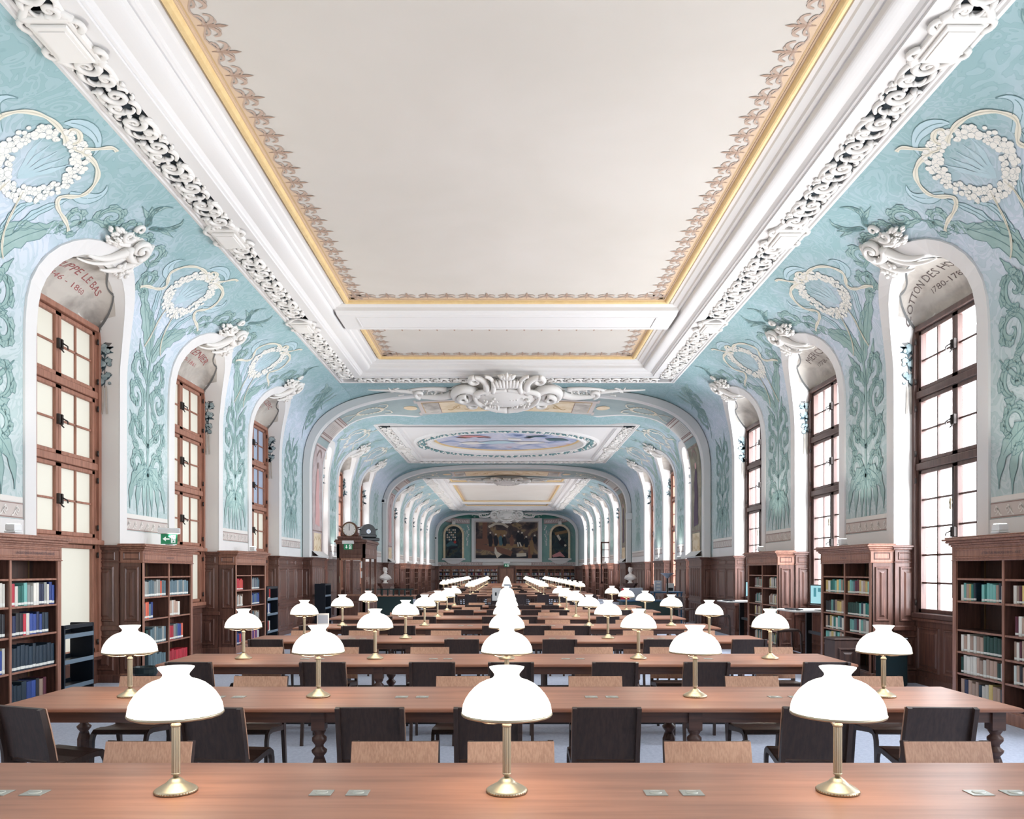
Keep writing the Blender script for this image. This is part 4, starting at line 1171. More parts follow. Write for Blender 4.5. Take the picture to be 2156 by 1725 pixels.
for i,y in enumerate(TABY[1:],1):
    if i<6: o=copy_tree(t0,(0,y,0),label='long oak reading table, %s from the front'%ordn[i],group='reading tables')
    else:
        o=make_table(-2.15,3.45,legs=[-2.0,0,3.31],outs=OX[2:]); o.location=(0,y,0); o['label']='shorter oak reading table, %s from the front'%ordn[i]; o['group']='reading tables'
far=None
for i,y in enumerate(TABY2):
    if far is None: far=make_table(-3.45,3.45,legs=[-3.31,-1.27,1.27,3.31],outs=[]); o=far; o.location=(0,y,0)
    else: o=copy_tree(far,(0,y,0))
    o['label']='distant oak reading table, %s beyond the open aisle'%ordn[i]; o['group']='reading tables'
# ---------------------------------------------------------------- lamps
def make_lamp(detail=True):
    t=thing('desk_lamp','x','lamp')
    sg=28 if detail else 14
    M=MB(); M.lathe([(.082,0),(.086,.004),(.086,.01),(.08,.016),(.077,.018),(.06,.028),(.045,.036),(.036,.043),(.034,.046),(.028,.052),(.02,.058),(.012,.062)],'brass',sg)
    if detail:
        for k in range(44): a=2*PI*k/44; M.sphere((.083*math.cos(a),.083*math.sin(a),.008),.0045,'brass_dark',5,3)
    M.build('base',t)
    M=MB(); M.lathe([(.011,.06),(.011,.07),(.018,.074),(.018,.08)],'brass',14); M.lathe([(.0175,.08),(.0175,.272)],'brass',24 if detail else 10,flute=(.0,1,.86),smooth=False); M.lathe([(.019,.272),(.021,.277),(.019,.284),(.012,.29),(.012,.3),(.022,.306),(.024,.312),(.01,.318),(.008,.36)],'brass',16); M.build('stem',t)
    M=MB(); z0=.322
    M.lathe([(.187,z0-.002),(.190,z0+.002),(.190,z0+.008),(.186,z0+.01)],'brass',sg+12,cap=False)
    for k in range(3):
        a=PI/2+.5+k*2*PI/3; c_,s_=math.cos(a),math.sin(a)
        M.tube([(c_*r,s_*r,z) for r,z in ((.012,.305),(.05,.298),(.1,.3),(.15,.31),(.186,.322))],.0035,'brass',6)
    M.build('shade_holder',t)
    M=MB(); P=[(.187,.326),(.1865,.34),(.182,.365),(.172,.388),(.157,.411),(.14,.43),(.115,.4505),(.09,.463),(.07,.469),(.06,.474),(.054,.481),(.0515,.487),(.054,.494),(.062,.504),(.07,.513),(.0735,.52),(.071,.52),(.062,.51),(.048,.488),(.055,.472),(.09,.457),(.14,.424),(.17,.382),(.183,.326)]
    M.lathe(P,'shade',36 if detail else 18,cap=False); M.build('glass_shade',t)
    L_=bpy.data.lights.new('bulb','POINT'); L_.energy=LAMP_W; L_.color=(1,.9,.74); L_.shadow_soft_size=.035
    b=bpy.data.objects.new('bulb',L_); COL.objects.link(b); b.parent=t; b.location=(0,0,.385)
    return t
LAMP_W=3.0
lm=make_lamp(True); lf=make_lamp(False)
used=[False,False]
def put_lamp(src,idx,loc,label,group):
    if not used[idx]: used[idx]=True; o=src; o.location=loc
    else: o=copy_tree(src,loc)
    o['label']=label; o['group']=group
colname={-2:'leftmost lamp',-1:'second lamp from the left',0:'centre lamp',1:'second lamp from the right',2:'rightmost lamp'}
for i,y in enumerate(TABY):
    cols=[-1,0,1] if i==0 else ([-1,0,1,2] if i>=6 else [-2,-1,0,1,2])
    for c in cols:
        nm=colname[c] if i else {-1:'left of the three lamps',0:'middle of the three lamps',1:'right of the three lamps'}[c]
        if i==0: lab='brass lamp with lit glass shade, %s on the nearest table'%nm
        else: lab='brass lamp with lit glass shade, %s on the %s table'%(nm,rowname(i))
        put_lamp(lm,0,(c*1.376,y,HT),lab,'brass reading lamps on the tables')
for i,y in enumerate(TABY2):
    for c in (-2,-1,0,1,2):
        if c==-2 and i<2: continue
        put_lamp(lf,1,(c*1.376,y,HT),'distant lit lamp, %s, %s table beyond the aisle'%(colname[c],ordn[i]),'brass reading lamps beyond the aisle')
# ---------------------------------------------------------------- chairs
def prism(M,path,w,x0,x1,m):
    """path in (y,z), half thickness w, extruded x0..x1"""
    n=len(path); A=[];
    for i,(y,z) in enumerate(path):
        y0,z0=path[max(i-1,0)]; y1,z1=path[min(i+1,n-1)]; l=math.hypot(y1-y0,z1-z0) or 1; ny,nz=-(z1-z0)/l,(y1-y0)/l
        ww=w[i] if hasattr(w,'__len__') else w
        A.append(((y+ny*ww,z+nz*ww),(y-ny*ww,z-nz*ww)))
    vs=[]
    for (p,q) in A: vs+=[(x0,)+p,(x1,)+p,(x1,)+q,(x0,)+q]
    fs=[(0,3,2,1),(4*n-4,4*n-3,4*n-2,4*n-1)]
    for i in range(n-1):
        o=4*i
        for k in range(4): fs.append((o+k,o+(k+1)%4,o+4+(k+1)%4,o+4+k))
    M.add(vs,fs,m)
BACK=[(-.275,.80),(-.235,.64),(-.2,.5),(-.188,.44),(-.19,.38),(-.2,.3),(-.225,.12),(-.245,0)]
SEATP=[(-.19,.4),(-.1,.405),(0,.418),(.12,.432),(.175,.43),(.205,.41),(.22,.37),(.225,.3),(.23,.15),(.235,0)]
def make_chair(detail=True):
    t=thing('reading_chair','x','chair')
    if detail:
        for s in (-1,1):
            M=MB(); prism(M,BACK,[.018,.02,.024,.03,.026,.02,.018,.016],s*.19,s*.218,'chair_dark'); prism(M,SEATP,[.022,.02,.018,.018,.02,.022,.02,.018,.016,.015],s*.192,s*.216,'chair_dark'); M.build('side_frame',t)
        M=MB(); prism(M,[(-.17,.43),(-.1,.425),(0,.43),(.1,.446),(.19,.444),(.222,.425)],.007,-.205,.205,'chair_dark'); M.build('seat',t)
        M=MB(); P=[(-.262,.8),(-.225,.66),(-.2,.55),(-.182,.455)]
        prism(M,[(y+.016,z) for y,z in P],.004,-.22,.22,'chair_light'); prism(M,[(y+.004,z-.0) for y,z in P],.009,-.192,.192,'chair_dark'); M.build('backrest',t)
    else:
        M=MB(); 
        for s in (-1,1): prism(M,BACK[::2]+BACK[-1:],.02,s*.19,s*.218,'chair_dark'); prism(M,[SEATP[0],SEATP[4],SEATP[6],SEATP[9]],.018,s*.192,s*.216,'chair_dark')
        M.build('frame',t)
        M=MB(); prism(M,[(-.17,.43),(.2,.44)],.007,-.205,.205,'chair_dark'); M.build('seat',t)
        M=MB(); prism(M,[(-.246,.8),(-.184,.55),(-.166,.455)],.004,-.22,.22,'chair_light'); prism(M,[(-.258,.8),(-.196,.55),(-.178,.455)],.009,-.192,.192,'chair_dark'); M.build('backrest',t)
    return t
cA=make_chair(True); cB=make_chair(False); cu=[False,False]
def put_chair(k,x,y,rz,label,group,z=0):
    src=(cA,cB)[k]
    if not cu[k]: cu[k]=True; o=src; o.location=(x,y,z); o.rotation_euler=(0,0,rz)
    else: o=copy_tree(src,(x,y,z),rz)
    o['label']=label; o['group']=group
# near = dark backs towards us (sitter faces +y); back top is .275 behind the origin
near={1:[(-3.02,.16),(-1.86,.05),(-.87,0),(-.12,0),(.635,0),(2.0,.04),(2.78,.03)],2:[(-3.02,0),(-1.75,0),(-.71,0),(.04,0),(1.03,0),(1.9,0),(3.04,0)],3:[(-3.05,0),(-2.4,0),(-1.9,0),(-.57,0),(.67,0),(1.95,0),(3.07,0)]}
farx={0:[-1.82,-.567,.027,1.02,2.24],1:[-2.96,-2.03,-.36,.73,2.02,3.03],2:[-2.77,-1.91,-.87,.99,1.84,3.04],3:[-2.9,-2.07,-.88,.76,1.9,2.8]}
rnd=random.Random(11)
def numlab(k,n): return ordn[k]+' from the left'
for i in range(8):
    nx=near.get(i); fx=farx.get(i)
    lo=-3.1 if i<6 else -1.8
    if nx is None and i>0:
        nx=[(x+rnd.uniform(-.1,.1),0) for x in [-3.0,-2.3,-1.65,-.9,-.2,.45,1.15,1.9,2.6,3.1] if x>lo and rnd.random()<.72]
    if fx is None: fx=[x+rnd.uniform(-.1,.1) for x in [-2.9,-2.2,-1.5,-.8,.1,.8,1.5,2.2,2.9] if x>lo and rnd.random()<.7]
    rn='the table nearest the camera' if i==0 else 'the %s table row'%rowname(i)
    for k,(x,r) in enumerate(nx or []):
        put_chair(0,x,TABY[i]-.49+.02,-r*2.2,'dark wooden chair at %s, back towards us, %s'%(rn,numlab(k,0)),'chairs on the near side of the tables')
    for k,x in enumerate(fx):
        put_chair(0,x,TABY[i]+.49-.02,PI+rnd.uniform(-.03,.03),'wooden chair with pale back panel beyond %s, %s'%(rn,numlab(k,0)),'chairs on the far side of the tables')
for i,y in enumerate(TABY2):
    nx=[-3.0,-2.1,-1.35,-.45,.6,1.3,2.2,3.0]; 
    for k,x in enumerate([x for x in nx if i==0 or rnd.random()<.6]):
        if i>8: break
        put_chair(1,x+rnd.uniform(-.1,.1),y-.49+(.0 if i else -.02),0,'distant dark chair, near side of the %s table past the aisle, %s'%(ordn[i],numlab(k,0)),'chairs beyond the aisle')
    for k,x in enumerate([x for x in [-2.6,-1.7,-.6,.3,1.1,1.9,2.7] if rnd.random()<.5]):
        if i>8: break
        put_chair(1,x+rnd.uniform(-.1,.1),y+.47,PI,'distant chair, far side of the %s table past the aisle, %s'%(ordn[i],numlab(k,0)),'chairs beyond the aisle')
# ---------------------------------------------------------------- bookcases
LVL_L=[1.58,1.27,.935,.54,.15]; LVL_R=[1.58,1.31,.965,.70,.44,.15]
def make_bookcase(Lg,lv,txt=None,side=-1):
    t=thing('bookcase','x','bookcase'); h=Lg/2; D=.34
    M=MB(); m='oak'
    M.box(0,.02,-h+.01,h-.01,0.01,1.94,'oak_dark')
    for s in (-1,1): M.box(.01,D,s*h,s*(h-.035),0,1.95,m,.003)
    q_='oak_front_lit'; M.box(D-.02,D+.005,-h,-h+.07,0,1.8,q_,.004); M.box(D-.02,D+.005,h-.07,h,0,1.8,q_,.004)
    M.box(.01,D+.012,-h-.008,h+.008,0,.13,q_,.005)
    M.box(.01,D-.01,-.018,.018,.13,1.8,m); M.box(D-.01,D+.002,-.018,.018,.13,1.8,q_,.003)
    for s in (-1,1): wface(M,(.02,s*h,0),(1,0,0),(0,s,0),D-.02)
    for s in (-1,1):
        for y in (s*(h-.12),s*.1): M.box(.02,.026,y-.012,y+.012,.14,1.8,'brass_dark')
        M.box(.02,.035,s*h*.5-.03,s*h*.5+.03,.14,1.79,'oak_dark')
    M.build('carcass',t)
    M=MB(); m='oak_front_lit'; M.box(.01,D+.01,-h-.004,h+.004,1.79,1.96,m,.004)
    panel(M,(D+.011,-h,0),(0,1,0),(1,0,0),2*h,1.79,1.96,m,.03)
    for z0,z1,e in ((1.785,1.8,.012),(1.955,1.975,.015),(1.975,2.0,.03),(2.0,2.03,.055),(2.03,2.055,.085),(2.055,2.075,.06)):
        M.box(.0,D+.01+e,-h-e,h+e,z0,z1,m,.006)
    if txt:
        def f(a,b,off): return Vector((D+.018+off,a,b))
        for s_,ca in txt: text_on(M,f,s_,ca,1.858,.04,'navy',.004,.9)
    M.build('cornice',t)
    for z in lv:
        for s in (-1,1):
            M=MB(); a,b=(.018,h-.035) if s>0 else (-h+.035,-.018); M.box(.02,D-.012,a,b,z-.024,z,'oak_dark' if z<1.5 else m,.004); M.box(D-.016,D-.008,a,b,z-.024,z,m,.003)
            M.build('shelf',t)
    return t
PIERS1=[(7.5,9.40),(11.50,13.34),(15.45,17.4)]
BC=[]
lab={('L',0):'oak bookcase at the far left edge with navy volumes',('L',1):'oak bookcase by the second left pier with red volumes low down',('L',2):'oak bookcase on the left below the third pier, near a black book truck',
     ('R',0):'oak bookcase at the far right edge with an empty shelf',('R',1):'oak bookcase on the right beside the nearer computer screen',('R',2):'oak bookcase on the right beside the farther computer screen'}
TX={('L',0):[('LINGUISTIQUE DICTIONNAIRES ET LANGUES',.42),('LANGUES',-.3)],('L',1):[('NUMISMATIQUE',0)],('L',2):[('HISTOIRE',0)],('R',0):[('LITTERATURE FRANCAISE XVII E S. - XIX E S.',.0)],('R',1):[('LITTERATURE',0)],('R',2):[('LITTERATURE',0)]}
for i,(a,b) in enumerate(PIERS1):
    for sd in ('L','R'):
        o=make_bookcase(b-a,LVL_L if sd=='L' else LVL_R,TX[(sd,i)])
        s=-1 if sd=='L' else 1
        o.location=(s*5.79,(a+b)/2,0); o.rotation_euler=(0,0,0 if sd=='L' else PI); o['label']=lab[(sd,i)]; o['group']='near bookcases along the walls'
FP=[(p[0]+.05,p[1]-.05) for p in piers(37.4,62.2,OPS3)][1:-1]
src=None
for i,(a,b) in enumerate(FP):
    for sd in ('L','R'):
        s=-1 if sd=='L' else 1; loc=(s*5.79,(a+b)/2,0); rz=0 if s<0 else PI
        if src is None: src=make_bookcase(1.85,LVL_L); o=src; o.location=loc
        else: o=copy_tree(src,loc,rz)
        o['label']='distant oak bookcase on the %s wall, %s beyond the second arch'%('left' if s<0 else 'right',ordn[i]); o['group']='far bookcases along the walls'
# end wall bookcases
EB=[]
for k,x in enumerate((-5.2,-3.9,-2.6,-1.33,1.33,2.6,3.9,5.2)):
    if k==0: eb=make_bookcase(1.26,[1.62,1.28,.94,.6,.15]); o=eb
    else: o=copy_tree(eb)
    o.location=(x,YE-.02,0); o.rotation_euler=(0,0,-PI/2); EB.append(x)
    o['label']='oak bookcase along the end wall, %s from the left'%ordn[k]; o['group']='end wall bookcases'
M=MB(); M.box(-.66,.66,YE-.42,YE-.02,0,2.07,'oak',.01)
struct(M,'door_1','panelled oak double door housing in the middle of the end wall')
d1=bpy.data.objects['door_1']
for s in (-1,1):
    M=MB(); M.box(s*.02,s*.56,YE-.46,YE-.42,.05,1.85,'oak_light',.006); 
    for q in range(2): panel(M,((.04 if s>0 else -.56)+q*.26,YE-.461,0),(1,0,0),(0,-1,0),.26,.2,1.8,'oak_light',.03)
    M.build('door_leaf',d1)
# ---------------------------------------------------------------- books
PAL={'w':(222,218,208),'g':(150,152,148),'t':(28,116,108),'T':(16,96,86),'G':(18,62,54),'n':(30,42,78),'b':(44,70,140),'r':(186,44,62),'o':(208,96,70),'k':(34,34,40),'p':(172,146,130),
     'm':(92,36,54),'y':(214,190,120),'s':(92,116,126),'c':(120,186,178),'d':(26,46,62),'l':(196,204,200)}
def book_mesh():
    M=MB(); # spine towards +x, unit depth/width/height
    c='book_cover'; Z=[0,.055,.17,.66,.72,1.0]; mats=[c,'spine_label',c,c,c]
    sp=[(-.0,-.5),(.04,-.45),(.06,-.2),(.06,.2),(.04,.45),(0,.5)]
    for i in range(5):
        z0,z1=Z[i],Z[i+1]; vs=[(x+.94,y,z) for z in (z0,z1) for x,y in sp]
        M.add(vs,[(k,k+1,k+7,k+6) for k in range(5)],mats[i])
    for y in (-.5,.5): M.add([(0,y,0),(.94,y,0),(.94,y,1),(0,y,1)],[(0,1,2,3)],c)
    for y in (-.42,.42): M.add([(0,y,0),(.94,y,0),(.94,y,1),(0,y,1)],[(0,1,2,3)],c)
    for z in (0,.97): M.add([(.02,-.42,z),(.94,-.42,z),(.94,.42,z),(.02,.42,z)],[(0,1,2,3)],'pages')
    for y0,y1 in ((-.5,-.42),(.42,.5)): M.add([(0,y0,1),(.94,y0,1),(.94,y1,1),(0,y1,1)],[(0,1,2,3)],c)
    M.add([(x+.94,y,1) for x,y in sp],[tuple(range(6))],c)
    M.add([(0,-.42,0),(0,.42,0),(0,.42,.97),(0,-.42,.97)],[(0,1,2,3)],'pages')
    return M
BM=book_mesh().build('book'); bused=[False]; NB=[0]
cname={'w':'white','g':'grey','t':'teal','T':'dark teal','G':'dark green','n':'navy','b':'blue','r':'red','o':'orange','k':'black','p':'tan','m':'maroon','y':'yellow','s':'slate','c':'pale green','d':'dark blue','l':'pale grey'}
rnd=random.Random(21)
SN=['top','second','third','fourth','fifth']
def shelf(side,ya,yb,z,spec,case,rowtxt,coltxt,hgt=.24,gap=None,lean=None):
    """spec letters in photo order; side -1: near->far, +1: far->near"""
    ch=[c for c in spec]; n=len(ch); W=abs(yb-ya); 
    ws=[rnd.uniform(.8,1.2) for _ in ch]
    tot=sum(ws); k=min(W/tot,.078); pos=0
    for i,c in enumerate(ch):
        w=ws[i]*k*.97
        if c==' ': pos+=ws[i]*k; continue
        y=(ya+pos+w/2) if side<0 else (yb-pos-w/2); pos+=ws[i]*k
        hh=hgt*rnd.uniform(.88,1.04)
        dp=rnd.uniform(.19,.22)
        if not bused[0]: bused[0]=True; o=BM
        else: o=BM.copy(); COL.objects.link(o)
        o.scale=(dp,w,hh); o.rotation_euler=(0,0,0 if side<0 else PI)
        o.location=(side*(5.49+dp-.005),y,z)
        q=rnd.uniform(.88,1.1); o.color=lin(tuple(min(255,v*q) for v in PAL[c])); NB[0]+=1
        tag(o,'%s book on %s, %s shelf, %s column, %s from the left'%(cname[c],case,rowtxt,coltxt,ordn[min(i,19)]),'book','books in the near bookcases')
c0='far left bookcase'; c1='second left bookcase'
a,b=PIERS1[0]; m_=(a+b)/2
for z,s,r in ((1.27,'grwTtcggwwnngwbb',1),(.935,'mnkkrwbbnbdd',2),(.54,'dddddddddddd',3),(.15,'ddddbbkpm',4)):
    shelf(-1,m_+.03,b-.06 if r not in (2,4) else b-.18,z,s,c0,SN[r],'right',.255 if r!=3 else .28)
for z,s,r in ((1.27,'wwww',1),(.935,'kwkk',2),(.54,'dnbw',3)): shelf(-1,m_-.24,m_-.03,z,s,c0,SN[r],'left',.27)
a,b=PIERS1[1]; m_=(a+b)/2
for col,rows in (('left',((1.27,'ggggsssgggoss',1,0),(.935,'ssoosb',2,.45),(.54,'  Gkssgsssgs',3,0),(.15,'   ssssssss',4,0))),('right',((1.27,'sssssgssgss',1,0),(.935,'ppwppw',2,.2),(.54,'wrrgsbbo',3,.1),(.15,'rrrrrrrrrr',4,0)))):
    for z,s,r,g in rows:
        ya,yb=(a+.06,m_-.03) if col=='left' else (m_+.03,b-.06)
        shelf(-1,ya,yb-g,z,s,c1,SN[r],col,.25 if r!=4 else .23)
c2='far right bookcase'; c3='second right bookcase'
a,b=PIERS1[0]; m_=(a+b)/2
for z,s,r in ((1.31,'wcpytd  ctcccpdw',1),(.70,'wpwpwppGGGGGG',3),(.44,'GwwwwppwpppGl',4),(.15,'pnpppdwwyppd',4)):
    shelf(1,m_+.03,b-.1,z,s,c2,SN[min(r,4)] if z>.2 else 'lowest','left',.215)
for z,s,r in ((1.31,'  wpmy',1),(.965,'  mwp',2),(.70,'  pwmp',3),(.44,'  lpkp',4)):
    shelf(1,m_-.3,m_-.03,z,s,c2,SN[r],'right',.215)
a,b=PIERS1[1]; m_=(a+b)/2
for col,rows in (('left',((1.31,'ywttcycpt',1),(.965,'kkkcdpyyp',2),(.70,'pkywtwcsww',3),(.44,'ccwywtcpww',4))),('right',((1.31,'yccsmmywpyct',1),(.965,'GGGGGGcdwttc',2),(.70,' ccsmwcgwp',3)))):
    for z,s,r in rows:
        ya,yb=(a+.06,m_-.03) if col=='right' else (m_+.03,b-.1)
        shelf(1,ya,yb,z,s,c3,SN[r],col,.215)
# everything smaller than that, as one mass
M=MB(); bkc={}
for ch,c in PAL.items():
    if 'bk_'+ch not in MATS: mat('bk_'+ch,c,.55)
def mass(P,u,n,W,z,hgt=.24,fill=.85,pal='wgtGnbrkpmslc'):
    """row of small books: P start point, u direction, n outward"""
    x=0
    while x<W*fill:
        w=rnd.uniform(.022,.05); h=hgt*rnd.uniform(.8,1.05); c='bk_'+rnd.choice(pal)
        p=P+u*x; q=P+u*(x+w*.93)
        for za,zb,mm in ((0,.05,c),(.05,.16,'spine_label'),(.16,1,c)):
            M.quad(p+n*.2+Vector((0,0,z+h*za)),q+n*.2+Vector((0,0,z+h*za)),q+n*.2+Vector((0,0,z+h*zb)),p+n*.2+Vector((0,0,z+h*zb)),mm)
        M.quad(p+n*.2+Vector((0,0,z+h)),q+n*.2+Vector((0,0,z+h)),q+Vector((0,0,z+h)),p+Vector((0,0,z+h)),'pages')
        M.quad(p+Vector((0,0,z)),p+n*.2+Vector((0,0,z)),p+n*.2+Vector((0,0,z+h)),p+Vector((0,0,z+h)),c)
        M.quad(q+Vector((0,0,z)),q+n*.2+Vector((0,0,z)),q+n*.2+Vector((0,0,z+h)),q+Vector((0,0,z+h)),c)
        x+=w
V=Vector
a,b=PIERS1[2]; m_=(a+b)/2
for k,(z,pl,pr) in enumerate(((1.27,'rro','sgsn'),(.935,'gpw','sbb'),(.54,'bws','wpsk'),(.15,'bwr','brw'))):
    mass(V((-5.75,a+.06,0)),V((0,1,0)),V((1,0,0)),m_-a-.1,z,.24,.75,pl); mass(V((-5.75,m_+.03,0)),V((0,1,0)),V((1,0,0)),b-m_-.1,z,.24,.9,pr)
for z in LVL_R[1:]:
    for ya in (a+.07,m_+.04): mass(V((5.75,ya,0)),V((0,1,0)),V((-1,0,0)),b-m_-.12,z,.215,.85,'pywwptmgc')
a,b=PIERS1[0]; m_=(a+b)/2
for i,(a,b) in enumerate(FP):
    m_=(a+b)/2
    for z in LVL_L[:-1]+[.15]:
        for ya in (m_-.85,m_+.03):
            if z>1.5: continue
            mass(V((-5.75,ya,0)),V((0,1,0)),V((1,0,0)),.8,z,.25,.9,'wpgwrnlk'); mass(V((5.75,ya,0)),V((0,1,0)),V((-1,0,0)),.8,z,.22,.8,'wpygkp')
for x in EB:
    for s in (-1,1):
        for z in (1.62,1.28,.94,.6):
            if z==1.62 and x>0: continue
            mass(V((x-.6 if s<0 else x+.03,YE-.06,0)),V((1,0,0)),V((0,-1,0)),.55,z,.22,.92,'wgpwrnlbG')
o=M.build('shelved_books'); tag(o,'many small book spines filling the distant shelves','books',kind='stuff')
# ---------------------------------------------------------------- paintings on the end wall
def frame_rect(M,w,z0,z1,t,m,y=0,d=.12):
    for (x0,x1,za,zb) in ((-w/2-t,-w/2,z0-t,z1+t),(w/2,w/2+t,z0-t,z1+t),(-w/2,w/2,z0-t,z0),(-w/2,w/2,z1,z1+t)): M.box(x0,x1,y-d,y,za,zb,m,.02)
t=thing('painting','large dark oil painting of an interior in a broad cream frame, end wall','painting',(0,YE-.02,2.7))
M=MB(); frame_rect(M,5.1,0,2.95,.34,'plaster'); frame_rect(M,5.1,0,2.95,.08,'strip',-.13,.04); M.box(-2.0,2.0,-.12,0,-.62,-.36,'plaster',.05)
M.build('frame',t)
M=MB()
def fp(a,b,off): return V((a,-.05-off,b))
M.add([fp(-2.55,0,0),fp(2.55,0,0),fp(2.55,2.95,0),fp(-2.55,2.95,0)],[(0,1,2,3)],'dark_painting')
def rc(x0,x1,z0,z1,m,o): M.add([fp(x0,z0,o),fp(x1,z0,o),fp(x1,z1,o),fp(x0,z1,o)],[(0,1,2,3)],m)
rc(-1.0,-.1,1.5,2.3,'pt_gold',.004); rc(-2.0,-1.6,1.2,2.95,'pt_brown',.005); rc(-1.6,1.8,.85,1.15,'pt_gold',.004); rc(-2.5,-.2,1.15,1.6,'pt_brown',.003)
ribbon(M,fp,[(-1.5,2.55),(-.9,2.85),(-.3,2.8),(.1,2.55)],.1,'pt_light',.006); ribbon(M,fp,[(-2.55,1.0),(-.6,.7),(.4,.35)],.22,'pt_brown',.006)
for (x,z,h,m) in ((-1.35,.95,1.2,'pt_dark'),(-.9,1.0,1.0,'pt_dark'),(-.5,1.05,.9,'pt_teal'),(-.2,1.0,.9,'pt_dark'),(.4,1.0,.9,'pt_brown'),(.95,.95,1.3,'pt_dark'),(1.25,1.0,1.15,'pt_dark'),(1.6,.9,.9,'pt_dark'),(2.05,.3,1.4,'pt_gold'),(2.3,1.2,.7,'pt_dark')):
    ribbon(M,fp,[(x,z),(x+.03,z+h*.3),(x-.02,z+h*.7),(x,z+h*.88)],[.1,.18,.17,.05],m,.01); disc(M,fp,x,z+h*.95,.08,'pt_light' if m=='pt_dark' else 'pt_brown',.013,8)
ribbon(M,fp,[(.95,.95),(.9,1.3)],.05,'pt_light',.014); ribbon(M,fp,[(1.2,.95),(1.05,1.3)],.05,'pt_light',.014); ribbon(M,fp,[(-.6,.15),(-.9,.5),(-.95,.9)],[.25,.12,.04],'pt_light',.012); ribbon(M,fp,[(.8,.25),(1.6,.3)],.14,'pt_light',.012)
ribbon(M,fp,[(1.9,.0),(1.95,1.0)],.16,'pt_brown',.009); rc(-2.55,2.55,0,.25,'pt_dark',.004)
M.build('canvas',t)
for sg,nm in ((-1,'left'),(1,'right')):
    t=thing('painting','%s narrow arch-topped painting beside the large one on the end wall'%nm,'painting',(sg*4.36,YE-.02,2.7))
    M=MB(); w=.68; n=14
    P=[(-w,0),(-w,1.9)]+[(-w*math.cos(PI*i/n),1.95+w*math.sin(PI*i/n)) for i in range(n+1)]+[(w,1.9),(w,0)]
    K=[(x*(1+.17/w) ,z if z<1.95 else 1.95+(z-1.95)*(1+.17/w)) for x,z in P]
    vs=[]
    for (p,q) in zip(P,K): vs+=[(p[0],-.12,p[1]),(q[0],-.12,q[1]),(q[0],0,q[1])]
    M.add(vs,[f_ for i in range(len(P)-1) for f_ in ((3*i,3*i+1,3*i+4,3*i+3),(3*i+1,3*i+2,3*i+5,3*i+4))],'cream_paint')
    M.box(-.95,.95,-.18,0,-.16,0,'plaster',.03); M.add([(-.8,-.1,-.16),(.8,-.1,-.16),(.45,-.1,-.4),(0,-.1,-.52),(-.45,-.1,-.4)],[(0,1,2,3,4)],'plaster'); M.box(-.14,.14,-.15,0,2.75,3.05,'strip_light',.03)
    M.build('frame',t)
    M=MB(); M.add([(x,-.04,z) for x,z in P],[tuple(range(len(P)))],'dark_painting_teal')
    if sg<0:
        for i in range(5):
            for j in range(5):
                if i*i+0>20: continue
                M.add([fp(-.58+i*.16,1.45+j*.2,0),fp(-.47+i*.16,1.45+j*.2,0),fp(-.47+i*.16,1.58+j*.2,0),fp(-.58+i*.16,1.58+j*.2,0)],[(0,1,2,3)],'pt_light' if (i+j)%3 else 'pt_teal')
        ribbon(M,fp,[(-.6,1.0),(-.2,1.25),(.3,1.05)],[.1,.2,.05],'pt_teal',.01); disc(M,fp,.1,1.32,.12,'pt_red',.012,8); ribbon(M,fp,[(-.5,.2),(-.3,.8),(.3,.9)],.08,'pt_dark',.01)
    else:
        ribbon(M,fp,[(-.4,2.0),(.1,2.1),(.6,2.2)],.12,'pt_gold',.008); ribbon(M,fp,[(-.2,1.9),(.1,1.4)],.1,'pt_light',.01); ribbon(M,fp,[(.0,1.45),(.3,1.15),(.55,.95)],[.2,.22,.05],'pt_dark',.012); disc(M,fp,.45,1.05,.1,'pt_light',.014,8); ribbon(M,fp,[(-.6,.15),(0,.35),(.4,.1)],[.1,.2,.03],'pt_pink',.01)
    M.build('canvas',t)
# ---------------------------------------------------------------- exit signs
def exit_sign(loc,rz,label,sc=1,arrow='left'):
    t=thing('exit_sign',label,'sign',loc,rz)
    M=MB(); M.box(-.17*sc,.17*sc,-.05,.05,.0,.1*sc,'white_plastic',.01); M.build('housing',t)
    M=MB(); M.box(-.13*sc,.13*sc,-.006,.006,-.17*sc,0,'green_sign')
    def f(a,b,off): return V((a*sc,-.006-off,b*sc))
    def q(x0,x1,z0,z1): M.add([f(x0,z0,.002),f(x1,z0,.002),f(x1,z1,.002),f(x0,z1,.002)],[(0,1,2,3)],'sign_white')
    q(.03,.1,-.15,-.02)
    M.add([f(.045,-.14,.004),f(.085,-.14,.004),f(.085,-.03,.004),f(.045,-.03,.004)],[(0,1,2,3)],'green_sign')
    disc(M,f,.055,-.05,.011,'sign_white',.006,8); ribbon(M,f,[(.06,-.06),(.065,-.09),(.05,-.13)],.007,'sign_white',.006); ribbon(M,f,[(.065,-.09),(.08,-.12)],.006,'sign_white',.006)
    if arrow=='left': ribbon(M,f,[(.01,-.085),(-.07,-.085)],.012,'sign_white',.003); M.add([f(-.1,-.085,.003),f(-.05,-.125,.003),f(-.05,-.045,.003)],[(0,1,2)],'sign_white')
    else: ribbon(M,f,[(-.05,-.03),(-.05,-.1)],.012,'sign_white',.003); M.add([f(-.05,-.14,.003),f(-.09,-.09,.003),f(-.01,-.09,.003)],[(0,1,2)],'sign_white')
    M.build('sign_panel',t)
    return t
exit_sign((-5.42,12.35,2.26),.25,'green exit sign with arrow under a white lamp box above the second left bookcase',.95)
exit_sign((-4.8,23.28,2.48),0,'green exit sign on the front of the clock-topped wooden cabin',1.0,'down')
exit_sign((0,YE-.6,2.25),0,'small distant exit sign above the double door of the end wall',1.6,'down')
